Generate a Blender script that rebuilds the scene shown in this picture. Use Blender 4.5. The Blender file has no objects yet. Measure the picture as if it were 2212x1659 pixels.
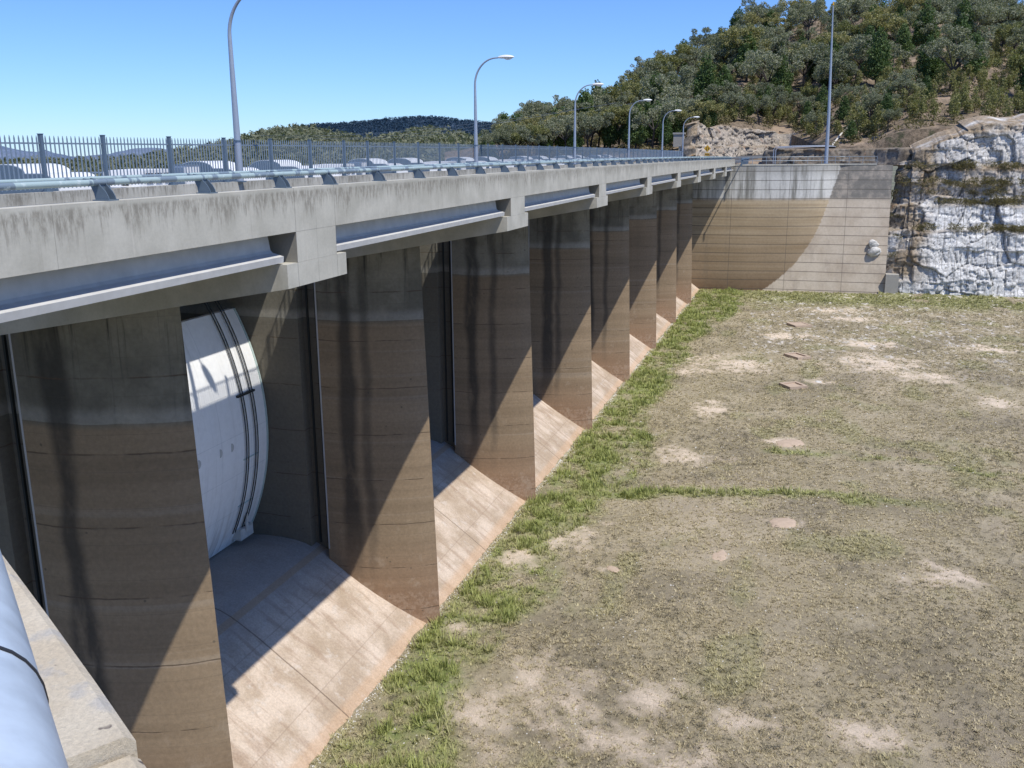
import bpy, math, random
import numpy as np
from mathutils import Vector
random.seed(7); RNG = np.random.default_rng(11)
scn = bpy.context.scene
COL = scn.collection
PI = math.pi
# ------------------------------------------------------------------ camera numbers
FPX, YAW, PITCH, ROLL = 2015.6, .30369, .24234, -.00622      # focal length in pixels of a 2212 wide frame
CAM = np.array([0., -11.9956, 22.9707])
F_ = np.array([math.cos(YAW)*math.cos(PITCH), math.sin(YAW)*math.cos(PITCH), -math.sin(PITCH)])
r_ = np.cross(F_, [0, 0, 1]); r_ /= np.linalg.norm(r_); u_ = np.cross(r_, F_)
R_ = math.cos(ROLL)*r_ + math.sin(ROLL)*u_; U_ = -math.sin(ROLL)*r_ + math.cos(ROLL)*u_
def ray(px, py): return F_ + (px-1106)/FPX*R_ + (829.5-py)/FPX*U_
def un(px, py, axis, v):
    D = ray(px, py); i = 'xyz'.index(axis); return CAM + D*(v-CAM[i])/D[i]
def horizon(px):
    lo, hi = 0., 600.
    for _ in range(30):
        m = (lo+hi)/2
        if ray(px, m)[2] > 0: lo = m
        else: hi = m
    return lo
def azdir(px):
    D = ray(px, horizon(px)); D = D/np.linalg.norm(D[:2]); return D[0], D[1]
def zof(px, py, d):                       # height of the sight line through (px,py) at ground distance d
    D = ray(px, py); return CAM[2] + D[2]/np.linalg.norm(D[:2])*d
X1, S = 21.601, 17.7                      # first pier head, pier spacing
def dz(x): return .00255*x - 3e-5*x*x
PT = 22.15                                # top of the parapet
# ------------------------------------------------------------------ tags
def tag(o, label=None, cat=None, group=None, kind=None):
    if label: o['label'] = label
    if cat: o['category'] = cat
    if group: o['group'] = group
    if kind: o['kind'] = kind
    return o
def empty(name, loc=(0, 0, 0), rz=0):
    o = bpy.data.objects.new(name, None); COL.objects.link(o); o.location = loc; o.rotation_euler = (0, 0, rz)
    o.empty_display_size = .2; return o
def kids(o): return [c for c in COL.objects if c.parent == o]
def copy_tree(o, parent=None):
    ch = kids(o); c = o.copy(); COL.objects.link(c); c.parent = parent
    for k in ch: copy_tree(k, c)
    return c
# ------------------------------------------------------------------ mesh builder
class MB:
    def __init__(s): s.v = []; s.f = []
    def quad(s, a, b, c, d):
        n = len(s.v); s.v += [a, b, c, d]; s.f.append((n, n+1, n+2, n+3))
    def box(s, x0, x1, y0, y1, z0, z1):
        n = len(s.v)
        s.v += [(x, y, z) for z in (z0, z1) for x, y in ((x0, y0), (x1, y0), (x1, y1), (x0, y1))]
        s.f += [tuple(n+i for i in q) for q in ((0, 3, 2, 1), (4, 5, 6, 7), (0, 1, 5, 4), (1, 2, 6, 5), (2, 3, 7, 6), (3, 0, 4, 7))]
        return s
    def prism(s, poly, axis, a0, a1):
        """extrude a closed polygon; axis x: poly (y,z); y: poly (x,z); z: poly (x,y)"""
        n = len(s.v); m = len(poly)
        for a in (a0, a1):
            for p, q in poly:
                s.v.append({'x': (a, p, q), 'y': (p, a, q), 'z': (p, q, a)}[axis])
        s.f.append(tuple(n+i for i in range(m))); s.f.append(tuple(n+m+i for i in reversed(range(m))))
        for i in range(m): s.f.append((n+i, n+m+i, n+m+(i+1) % m, n+(i+1) % m))
        return s
    def tube(s, pts, rad, seg=10, cap=True):
        pts = [Vector(p) for p in pts]; n0 = len(s.v)
        rads = rad if isinstance(rad, (list, tuple)) else [rad]*len(pts)
        up = None
        for i, p in enumerate(pts):
            t = (pts[min(i+1, len(pts)-1)]-pts[max(i-1, 0)]).normalized()
            if up is None: up = Vector((0, 0, 1)) if abs(t.z) < .9 else Vector((1, 0, 0))
            a = t.cross(up).normalized(); b = a.cross(t).normalized(); up = b
            for k in range(seg):
                w = 2*PI*k/seg; q = p+(a*math.cos(w)+b*math.sin(w))*rads[i]; s.v.append(tuple(q))
        for i in range(len(pts)-1):
            for k in range(seg):
                a = n0+i*seg+k; b = n0+i*seg+(k+1) % seg; s.f.append((a, b, b+seg, a+seg))
        if cap:
            s.f.append(tuple(n0+k for k in reversed(range(seg)))); e = n0+(len(pts)-1)*seg; s.f.append(tuple(e+k for k in range(seg)))
        return s
    def camber(s): s.v = [(x, y, z+dz(x)) for x, y, z in s.v]; return s
    def build(s, name, mat, parent=None, smooth=None):
        me = bpy.data.meshes.new(name); me.from_pydata([tuple(map(float, q)) for q in s.v], [], s.f); me.update()
        import bmesh
        bm = bmesh.new(); bm.from_mesh(me); bmesh.ops.recalc_face_normals(bm, faces=bm.faces); bm.to_mesh(me); bm.free()
        return finish(me, name, mat, parent, smooth)
def finish(me, name, mat, parent=None, smooth=None):
    if smooth is not None:
        me.polygons.foreach_set('use_smooth', [True]*len(me.polygons))
        me.set_sharp_from_angle(angle=math.radians(smooth))
    me.materials.append(mat)
    o = bpy.data.objects.new(name, me); COL.objects.link(o); o.parent = parent
    return o
def np_mesh(name, V, Fq, mat, parent=None, smooth=None, attrs=None):
    """V (n,3), Fq (m,k) arrays -> object"""
    V = np.asarray(V, np.float32); Fq = np.asarray(Fq, np.int32); m, k = Fq.shape
    me = bpy.data.meshes.new(name)
    me.vertices.add(len(V)); me.vertices.foreach_set('co', V.ravel())
    me.loops.add(m*k); me.loops.foreach_set('vertex_index', Fq.ravel())
    me.polygons.add(m); me.polygons.foreach_set('loop_start', np.arange(0, m*k, k, dtype=np.int32))
    me.polygons.foreach_set('loop_total', np.full(m, k, np.int32))
    me.update(calc_edges=True)
    if attrs:
        for an, arr in attrs.items():
            at = me.attributes.new(an, 'FLOAT', 'POINT'); at.data.foreach_set('value', np.asarray(arr, np.float32))
    return finish(me, name, mat, parent, smooth)
def grid_faces(nu, nv):
    i, j = np.meshgrid(np.arange(nu-1), np.arange(nv-1), indexing='ij'); a = (i*nv+j).ravel()
    return np.stack([a, a+nv, a+nv+1, a+1], 1)
# ------------------------------------------------------------------ numpy noise
def _h(i, j, s=0):
    n = (i*374761393+j*668265263+s*974634777) & 0x7fffffff
    n = ((n ^ (n >> 13))*1274126177) & 0x7fffffff
    return ((n ^ (n >> 16)) & 0xffff)/65535.
def vnoise(x, y, s=0):
    x = np.asarray(x, float); y = np.asarray(y, float)
    i = np.floor(x).astype(np.int64); j = np.floor(y).astype(np.int64); u = x-i; v = y-j
    u = u*u*(3-2*u); v = v*v*(3-2*v)
    return (_h(i, j, s)*(1-u)+_h(i+1, j, s)*u)*(1-v)+(_h(i, j+1, s)*(1-u)+_h(i+1, j+1, s)*u)*v
def fbm(x, y, o=4, s=0):
    t = 0; a = .5; n = 0
    for k in range(o): t = t+a*vnoise(x*2**k, y*2**k, s+k); n += a; a *= .5
    return t/n
def voro(x, y, s=0):
    """nearest cell: (random value, offset to centre x, y, distance gap to 2nd)"""
    i = np.floor(x).astype(np.int64); j = np.floor(y).astype(np.int64)
    b1 = np.full(x.shape, 9e9); b2 = b1.copy(); rv = np.zeros(x.shape); ox = rv.copy(); oy = rv.copy(); r2 = rv.copy()
    for di in (-1, 0, 1):
        for dj in (-1, 0, 1):
            ci = i+di; cj = j+dj; cx = ci+.1+.8*_h(ci, cj, s); cy = cj+.1+.8*_h(ci, cj, s+1)
            d = np.hypot(x-cx, y-cy); new = d < b1
            b2 = np.where(new, b1, np.minimum(b2, d)); b1 = np.where(new, d, b1)
            rv = np.where(new, _h(ci, cj, s+2), rv); r2 = np.where(new, _h(ci, cj, s+3), r2)
            ox = np.where(new, x-cx, ox); oy = np.where(new, y-cy, oy)
    return rv, ox, oy, b2-b1, r2
# ------------------------------------------------------------------ node helper
class NT:
    def __init__(s, name):
        s.m = bpy.data.materials.new(name); s.m.use_nodes = True; s.t = s.m.node_tree
        for n in list(s.t.nodes): s.t.nodes.remove(n)
        s.out = s.n('ShaderNodeOutputMaterial'); s.b = s.n('ShaderNodeBsdfPrincipled')
        s.t.links.new(s.b.outputs[0], s.out.inputs[0]); s.b.inputs['Roughness'].default_value = .85
        g = s.n('ShaderNodeNewGeometry'); s.P = g.outputs['Position']
        x = s.n('ShaderNodeSeparateXYZ'); s.l(s.P, x.inputs[0]); s.x, s.y, s.z = x.outputs
    def n(s, t): return s.t.nodes.new(t)
    def l(s, a, b):
        if isinstance(a, (int, float)): b.default_value = a
        elif isinstance(a, tuple): b.default_value = a if len(a) == 4 or b.type != 'RGBA' else (*a, 1)
        else: s.t.links.new(a, b)
    def m_(s, op, a, b=0., c=0., clamp=False):
        n = s.n('ShaderNodeMath'); n.operation = op; n.use_clamp = clamp
        s.l(a, n.inputs[0]); s.l(b, n.inputs[1]); s.l(c, n.inputs[2]); return n.outputs[0]
    def add(s, a, b): return s.m_('ADD', a, b)
    def sub(s, a, b): return s.m_('SUBTRACT', a, b)
    def mul(s, a, b): return s.m_('MULTIPLY', a, b)
    def mx(s, a, b): return s.m_('MAXIMUM', a, b)
    def mod(s, a, b): return s.m_('FLOORED_MODULO', a, b)
    def step(s, a, lo, hi):                       # smooth ramp 0..1 of a between lo and hi
        n = s.n('ShaderNodeMapRange'); n.interpolation_type = 'SMOOTHSTEP'
        s.l(a, n.inputs[0]); s.l(lo, n.inputs[1]); s.l(hi, n.inputs[2]); return n.outputs[0]
    def vec(s, sx, sy, sz, src=None):
        n = s.n('ShaderNodeVectorMath'); n.operation = 'MULTIPLY'; s.l(src or s.P, n.inputs[0]); n.inputs[1].default_value = (sx, sy, sz); return n.outputs[0]
    def noise(s, scale, det=4, rough=.55, v=None, dist=0.):
        n = s.n('ShaderNodeTexNoise'); s.l(v or s.P, n.inputs['Vector']); n.inputs['Scale'].default_value = scale
        n.inputs['Detail'].default_value = det; n.inputs['Roughness'].default_value = rough; n.inputs['Distortion'].default_value = dist
        return n.outputs[0]
    def voro(s, scale, v=None, feat='F1'):
        n = s.n('ShaderNodeTexVoronoi'); n.feature = feat; s.l(v or s.P, n.inputs['Vector']); n.inputs['Scale'].default_value = scale; return n.outputs
    def mix(s, f, a, b):
        n = s.n('ShaderNodeMix'); n.data_type = 'RGBA'; s.l(f, n.inputs[0]); s.l(a, n.inputs[6]); s.l(b, n.inputs[7]); return n.outputs[2]
    def mulc(s, a, b, f=1.):
        n = s.n('ShaderNodeMix'); n.data_type = 'RGBA'; n.blend_type = 'MULTIPLY'; s.l(f, n.inputs[0]); s.l(a, n.inputs[6]); s.l(b, n.inputs[7]); return n.outputs[2]
    def grey(s, v):
        n = s.n('ShaderNodeCombineXYZ'); [s.l(v, n.inputs[i]) for i in range(3)]; return n.outputs[0]
    def attr(s, name):
        n = s.n('ShaderNodeAttribute'); n.attribute_name = name; return n.outputs['Fac']
    def rnd(s):
        return s.n('ShaderNodeObjectInfo').outputs['Random']
    def bump(s, h, st=.3, dist=.05):
        n = s.n('ShaderNodeBump'); s.l(h, n.inputs['Height']); n.inputs['Strength'].default_value = st; n.inputs['Distance'].default_value = dist
        s.l(n.outputs[0], s.b.inputs['Normal'])
    def done(s, col, rough=None, metal=None):
        s.l(col, s.b.inputs['Base Color'])
        if rough is not None: s.l(rough, s.b.inputs['Roughness'])
        if metal is not None: s.l(metal, s.b.inputs['Metallic'])
        return s.m
def joints(t, coord, period, off, wid, soft=.5):
    """thin line mask where (coord-off) mod period is within wid of 0"""
    a = t.mod(t.sub(coord, off), period); d = t.m_('MINIMUM', a, t.sub(period, a))
    return t.sub(1., t.step(d, wid*soft, wid))
# ------------------------------------------------------------------ materials
def m_simple(name, col, rough=.6, var=.12, scale=3., metal=0., bump=0.):
    t = NT(name); n = t.noise(scale, 5)
    c = t.mulc(col, t.grey(t.add(1-var, t.mul(n, 2*var))))
    if bump: t.bump(t.noise(scale*6, 4), bump, .02)
    return t.done(c, rough, metal)
def m_pier():
    t = NT('pier_concrete')
    wl = t.add(15.45, t.mul(t.sub(t.noise(.35, 2), .5), .25))
    below = t.sub(1., t.step(t.z, t.sub(wl, .22), t.add(wl, .10)))
    fine = t.noise(7, 6, .65); big = t.noise(.45, 4)
    streakv = t.vec(2.6, 2.6, .10); st = t.noise(1., 5, .7, streakv)
    up = t.mix(t.step(big, .35, .65), (.225, .208, .162, 1), (.13, .12, .092, 1))  # upper concrete toned down, part of the deck's shade is in this colour
    # drips of black lichen, above the water line
    drip = t.step(st, .54, .68)
    gate = t.step(t.z, t.add(15.4, t.mul(t.noise(1.3, 3), 2.2)), 18.6)
    up = t.mix(t.mul(drip, t.add(.45, t.mul(gate, .55))), up, (.05, .048, .04, 1))
    # banding of old water levels
    bandv = t.vec(.035, .05, 1.15); bn = t.noise(1., 6, .62, bandv)
    low = t.mix(t.step(bn, .2, .8), (.205, .148, .09, 1), (.295, .218, .137, 1))
    low = t.mix(t.mul(t.step(t.noise(1., 3, .5, t.vec(.02, .02, 2.6)), .58, .7), .22), low, (.38, .33, .26, 1))
    red = t.sub(1., t.step(t.z, .3, 5.5))
    low = t.mix(t.mul(red, .5), low, (.30, .155, .085, 1))
    foot = t.mul(t.sub(1., t.step(t.z, 1.7, 1.9)), t.step(t.noise(3.5, 5, .6), .42, .6))
    low = t.mix(t.mul(foot, .45), low, (.36, .26, .18, 1))
    pale = t.mul(t.step(t.noise(1.2, 4, .6), .56, .72), t.sub(1., t.step(t.z, 2, 9)))
    low = t.mix(t.mul(pale, .35), low, (.42, .34, .25, 1))
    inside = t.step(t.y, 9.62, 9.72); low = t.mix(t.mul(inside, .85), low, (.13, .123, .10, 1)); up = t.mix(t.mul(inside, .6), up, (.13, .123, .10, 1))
    c = t.mix(below, up, low)
    wt = t.mul(t.step(t.z, t.sub(wl, .0), t.add(wl, .03)), t.sub(1., t.step(t.z, t.add(wl, .2), t.add(wl, .6))))
    c = t.mix(t.mul(wt, .35), c, (.45, .43, .38, 1))
    # black vertical run-off streaks on the nose
    wob = t.mul(t.sub(t.noise(1., 3, .5, t.vec(.6, .0, .35)), .5), .7)
    wid = t.mul(t.step(t.noise(1., 2, .5, t.vec(.31, 0, .16)), .3, .6), .22)
    yy = t.add(t.y, wob)
    rv = t.rnd(); s1 = t.sub(1., t.step(t.m_('ABSOLUTE', t.sub(yy, t.add(7.95, t.mul(rv, .8)))), t.add(.06, wid), t.add(.45, wid)))
    s2 = t.mul(t.step(t.m_('FRACT', t.mul(rv, 7.3)), .2, .7), t.sub(1., t.step(t.m_('ABSOLUTE', t.sub(yy, t.add(6.7, t.mul(t.m_('FRACT', t.mul(rv, 13.7)), .7)))), .05, .35)))
    fade = t.step(t.z, 1., 7.)
    s = t.mul(t.mx(s1, t.mul(s2, .75)), t.mul(fade, t.step(t.noise(1., 4, .6, t.vec(1, 1, .4)), .2, .5)))
    c = t.mix(t.mul(s, .78), c, (.034, .031, .026, 1))
    # construction lifts
    j = joints(t, t.add(t.z, t.mul(t.noise(.8, 3), .12)), 2.28, .9, .03)
    jb = t.mul(j, t.step(t.noise(.9, 3), .38, .55))
    c = t.mix(t.mul(jb, .75), c, (.09, .06, .04, 1))
    jf = joints(t, t.z, 1.14, .3, .016); c = t.mix(t.mul(jf, .2), c, (.1, .08, .06, 1))
    spots = t.sub(1., t.step(t.voro(1.1)['Distance'], .035, .06)); c = t.mix(t.mul(spots, .6), c, (.07, .06, .045, 1))
    c = t.mulc(c, t.grey(t.add(.68, t.mul(fine, .64))))
    t.bump(t.add(fine, t.mul(jb, -2.)), .35, .02)
    return t.done(c, .92)
def m_crest():
    t = NT('crest_concrete')
    big = t.noise(.5, 5, .6); fine = t.noise(11, 6, .7); run = t.noise(1., 5, .62, t.vec(2.2, .35, .35))
    c = t.mix(t.step(big, .34, .68), (.37, .285, .20, 1), (.56, .46, .36, 1))
    c = t.mix(t.mul(t.step(run, .48, .66), .55), c, (.29, .20, .135, 1))
    c = t.mix(t.mul(t.step(t.noise(1.7, 5, .6), .57, .72), .5), c, (.56, .50, .43, 1))
    up = t.step(t.z, 2.6, 4.1); c = t.mix(t.mul(up, .75), c, (.27, .255, .235, 1))
    sill = t.mul(t.step(t.y, 10.05, 10.1), t.sub(1., t.step(t.y, 10.35, 10.4))); c = t.mix(t.mul(sill, .7), c, (.34, .24, .15, 1))
    edge = t.sub(1., t.step(t.z, .25, .45)); c = t.mix(t.mul(edge, .5), c, (.50, .33, .20, 1))
    jx = joints(t, t.add(t.x, t.mul(t.noise(.6, 2), .05)), S/2, X1+.6, .05); jy = joints(t, t.z, 1.9, 1.0, .02)
    jxx = t.mul(jx, 1.); c = t.mix(t.mul(jxx, .7), c, (.12, .08, .05, 1)); c = t.mix(t.mul(jy, .3), c, (.2, .14, .1, 1))
    c = t.mulc(c, t.grey(t.add(.52, t.mul(fine, .96))))
    t.bump(fine, .6, .03); return t.done(c, .95)
def m_fascia(name='fascia_concrete', streak=1.):
    t = NT(name)
    ztop = t.add(PT, t.sub(t.mul(t.x, .00255), t.mul(t.mul(t.x, t.x), 3e-5)))
    d = t.sub(ztop, t.z)                                   # depth below the top edge
    big = t.noise(.8, 5); fine = t.noise(14, 5, .7)
    c = t.mix(t.step(big, .3, .7), (.38, .365, .305, 1), (.50, .48, .41, 1))
    run = t.noise(1., 5, .75, t.vec(5.5, 1., .35)); clump = t.noise(1., 3, .6, t.vec(1.1, .3, .1))
    reach = t.mul(t.step(t.add(t.mul(run, .65), t.mul(clump, .5)), .38, .75), 1.0)
    top = t.mul(t.step(d, .03, .12), t.sub(1., t.step(d, t.mul(reach, .35), t.add(.06, reach))))
    spk = t.step(t.noise(1., 6, .75, t.vec(9, 9, 2.6)), .36, .62)
    c = t.mix(t.mul(t.mul(top, spk), .62*streak), c, (.115, .10, .075, 1))
    st = t.step(t.noise(1., 4, .7, t.vec(7, 1., .16)), .55, .75); c = t.mix(t.mul(st, .28*streak), c, (.20, .175, .135, 1))
    wh = t.step(t.noise(1., 3, .6, t.vec(3.4, 1., .12)), .66, .72); c = t.mix(t.mul(wh, .3), c, (.62, .58, .5, 1))
    j1 = joints(t, t.x, S, X1-1.03, .012); j2 = joints(t, t.x, S, X1+1.03, .012); j3 = joints(t, t.x, S/2, X1, .01)
    c = t.mix(t.mul(t.mx(t.mx(j1, j2), t.mul(j3, .6)), .65), c, (.1, .09, .075, 1))
    c = t.mulc(c, t.grey(t.add(.84, t.mul(fine, .32))))
    t.bump(fine, .25, .01); return t.done(c, .9)
def m_farwall():
    t = NT('abutment_concrete')
    right = t.attr('right'); fine = t.noise(3, 6, .7); big = t.noise(.35, 4)
    st = t.noise(1., 5, .7, t.vec(.6, .9, .07))
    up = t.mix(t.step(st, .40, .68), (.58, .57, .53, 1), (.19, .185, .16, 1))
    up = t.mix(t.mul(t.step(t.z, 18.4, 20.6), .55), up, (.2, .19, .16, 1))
    upr = t.mix(t.step(t.noise(.7, 6, .65), .3, .6), (.33, .29, .24, 1), (.17, .16, .14, 1))  # darker upper right plane: its weaker sun is put into the colour
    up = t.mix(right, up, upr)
    bn = t.noise(1., 5, .6, t.vec(.03, .03, .9))
    low = t.mix(t.step(bn, .3, .7), (.30, .22, .125, 1), (.47, .375, .25, 1))
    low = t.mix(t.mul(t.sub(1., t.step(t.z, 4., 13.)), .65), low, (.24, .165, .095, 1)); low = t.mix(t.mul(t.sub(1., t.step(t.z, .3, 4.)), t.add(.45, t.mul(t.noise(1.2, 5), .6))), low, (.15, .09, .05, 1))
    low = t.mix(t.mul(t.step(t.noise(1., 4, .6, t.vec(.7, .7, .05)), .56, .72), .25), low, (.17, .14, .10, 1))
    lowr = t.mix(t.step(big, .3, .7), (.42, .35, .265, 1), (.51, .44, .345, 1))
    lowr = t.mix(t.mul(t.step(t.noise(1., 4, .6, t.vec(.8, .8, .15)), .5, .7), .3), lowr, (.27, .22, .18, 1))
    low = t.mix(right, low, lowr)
    wl = t.add(15.3, t.mul(t.noise(.5, 2), .1))
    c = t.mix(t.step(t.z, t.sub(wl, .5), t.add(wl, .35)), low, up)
    j = joints(t, t.z, 1.5, .35, .075, .5); c = t.mix(t.mul(j, .72), c, (.07, .06, .05, 1))
    j = joints(t, t.y, 9.2, .3, .06); c = t.mix(t.mul(j, .6), c, (.1, .085, .07, 1))
    c = t.mulc(c, t.grey(t.add(.75, t.mul(fine, .5)))); t.bump(fine, .3, .03)
    return t.done(c, .95)
def m_rock(name, warm=.0, drill=True, dark=0.):
    t = NT(name); big = t.noise(.22, 5, .6); fine = t.noise(3.2, 8, .7); cr = t.attr('crack'); wr = t.attr('weather')
    c = t.mix(t.step(fine, .3, .7), (.46, .455, .43, 1), (.84, .83, .80, 1))
    tan = t.mix(t.step(t.noise(2.1, 6, .7), .35, .65), (.17, .13, .08, 1), (.40, .31, .21, 1))
    tan = t.mix(t.mul(t.step(t.noise(.9, 4), .6, .7), .7), tan, (.36, .17, .06, 1))
    c = t.mix(t.m_('MULTIPLY', wr, t.step(big, .25, .55), clamp=True), c, tan)
    c = t.mix(warm, c, tan)
    mot = t.step(t.noise(1.1, 6, .75), .52, .66); c = t.mix(t.mul(mot, .3), c, (.33, .30, .26, 1))
    st = t.step(t.noise(1., 5, .7, t.vec(1.6, 1.6, .12)), .52, .7); c = t.mix(t.mul(st, .4), c, (.25, .235, .21, 1))
    if drill:
        j = joints(t, t.add(t.y, t.mul(t.noise(.5, 2), .35)), .95, .2, .06)
        c = t.mix(t.mul(t.mul(t.mul(j, t.sub(1., wr)), t.step(t.noise(.6, 2), .35, .45)), .6), c, (.2, .18, .15, 1))
    vc = t.voro(1.0, t.vec(.9, .9, 1.5), 'DISTANCE_TO_EDGE')['Distance']
    c = t.mix(t.mul(t.sub(1., t.step(vc, .01, .05)), .45), c, (.1, .09, .08, 1))
    c = t.mix(t.mul(cr, .88), c, (.035, .03, .022, 1))
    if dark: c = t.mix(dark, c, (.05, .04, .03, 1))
    t.bump(t.add(fine, t.mul(vc, .3)), .7, .08); return t.done(c, .95)
def m_hillside():
    t = NT('hillside_soil'); a = t.noise(.12, 5, .65); b = t.noise(1.1, 6, .75)
    c = t.mix(t.step(b, .35, .65), (.09, .07, .045, 1), (.25, .19, .13, 1))
    c = t.mix(t.mul(t.step(a, .5, .62), .7), c, (.36, .27, .19, 1))
    c = t.mix(t.mul(t.step(t.noise(.25, 5, .7), .55, .65), .8), c, (.045, .055, .022, 1))
    t.bump(b, .8, .4); return t.done(c, 1.)
def m_leaf(name, ca, cb, trans=.1):
    t = NT(name); r = t.rnd(); n = t.noise(.7, 3)
    f = t.m_('ADD', t.mul(r, .6), t.mul(n, .5), clamp=True); c = t.mix(f, ca, cb)
    c = t.mulc(c, t.grey(t.add(.62, t.mul(t.noise(3.2, 2), .76))))
    t.done(c, .6); t.b.inputs['Specular IOR Level'].default_value = .25
    tr = t.n('ShaderNodeBsdfTranslucent'); t.l(t.mulc(c, (1.3, 1.5, .6, 1)), tr.inputs[0])
    mx = t.n('ShaderNodeMixShader'); mx.inputs[0].default_value = trans+.12
    t.l(t.b.outputs[0], mx.inputs[1]); t.l(tr.outputs[0], mx.inputs[2]); t.l(mx.outputs[0], t.out.inputs[0]); return t.m
def m_far(name, ca, cb, scale):
    t = NT(name); n = t.noise(scale, 6, .7); n2 = t.noise(scale*5, 3, .7)
    c = t.mix(t.step(n, .35, .65), ca, cb); c = t.mulc(c, t.grey(t.add(.6, t.mul(n2, .8))))
    t.bump(n2, 1., 3.); return t.done(c, 1.)
def m_ground():
    t = NT('dry_lakebed'); bare = t.attr('bare'); gr = t.attr('green'); wh = t.attr('chalk')
    b = t.noise(.35, 6, .65); f = t.noise(3.4, 7, .75); ff = t.noise(16, 5, .8)
    c = t.mix(t.step(b, .35, .65), (.37, .31, .19, 1), (.49, .415, .275, 1))
    c = t.mix(t.mul(t.step(f, .47, .62), .65), c, (.22, .185, .12, 1))
    dk = t.step(t.noise(.09, 4, .6), .48, .62); c = t.mix(t.mul(dk, .5), c, (.19, .16, .11, 1))
    c = t.mix(t.mul(gr, t.step(f, .30, .5)), c, (.24, .28, .09, 1))
    c = t.mix(t.m_('MULTIPLY', bare, t.mul(t.step(f, .25, .55), 1.), clamp=True), c, (.80, .66, .50, 1))
    c = t.mix(wh, c, (.68, .63, .56, 1))
    sp = t.sub(1., t.step(t.voro(2.3)['Distance'], .05, .09)); c = t.mix(t.mul(sp, t.mul(t.step(b, .4, .6), .8)), c, (.72, .69, .62, 1))
    c = t.mulc(c, t.grey(t.add(.45, t.mul(ff, 1.1)))); t.bump(t.add(f, ff), 1., .12)
    return t.done(c, 1.)
def m_grass():
    t = NT('grass_blades'); g = t.attr('green'); v = t.attr('var')
    dry = t.mix(v, (.27, .225, .13, 1), (.66, .57, .36, 1)); grn = t.mix(v, (.18, .22, .05, 1), (.47, .49, .17, 1))
    c = t.mix(g, dry, grn); t.done(c, .8)
    tr = t.n('ShaderNodeBsdfTranslucent'); t.l(c, tr.inputs[0]); mx = t.n('ShaderNodeMixShader'); mx.inputs[0].default_value = .25
    t.l(t.b.outputs[0], mx.inputs[1]); t.l(tr.outputs[0], mx.inputs[2]); t.l(mx.outputs[0], t.out.inputs[0]); return t.m
def m_pipe():
    t = NT('weathered_pipe_paint'); n = t.noise(1., 3, .5, t.vec(2.3, 1., 1.)); up = t.noise(.9, 2)
    c = t.mix(t.step(n, .54, .57), (.33, .42, .42, 1), (.17, .22, .26, 1)); c = t.mix(t.step(t.noise(5, 3), .6, .7), c, (.45, .53, .53, 1))
    return t.done(c, .45)
def m_gate():
    t = NT('gate_white_paint'); n = t.noise(1., 5, .7, t.vec(2.5, .2, .08)); f = t.noise(4, 5)
    c = t.mix(t.step(n, .5, .75), (.84, .845, .83, 1), (.70, .70, .67, 1))
    r = t.mul(t.sub(1., t.step(t.z, 4.3, 8.)), t.step(n, .5, .6)); c = t.mix(t.mul(r, .4), c, (.35, .31, .26, 1)); rs = t.step(t.noise(1., 5, .75, t.vec(9, .3, .25)), .62, .72); c = t.mix(t.mul(rs, .25), c, (.38, .30, .22, 1))
    sm_ = t.mx(joints(t, t.z, 1.95, .6, .02), joints(t, t.x, 2.4, .9, .02)); c = t.mix(t.mul(sm_, .3), c, (.4, .42, .43, 1))
    c = t.mulc(c, t.grey(t.add(.9, t.mul(f, .2)))); return t.done(c, .45)
def m_asphalt():
    t = NT('asphalt'); f = t.noise(30, 4); c = t.mix(f, (.045, .045, .048, 1), (.08, .08, .082, 1)); return t.done(c, .9)
def m_ledge():
    t = NT('coping_concrete'); f = t.noise(120, 8, .85); b = t.noise(5, 5, .6)
    c = t.mix(t.step(b, .35, .65), (.62, .53, .39, 1), (.70, .62, .48, 1)); c = t.mix(t.mul(t.step(t.noise(9, 5, .6), .55, .66), .5), c, (.42, .43, .44, 1))
    pit = t.sub(1., t.step(t.voro(26)['Distance'], .13, .19)); pit = t.mul(pit, t.step(t.noise(11, 2), .55, .6))
    c = t.mix(t.mul(pit, .9), c, (.07, .05, .05, 1)); c = t.mulc(c, t.grey(t.add(.35, t.mul(f, 1.3)))); t.bump(f, .9, .006); return t.done(c, .95)
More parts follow.
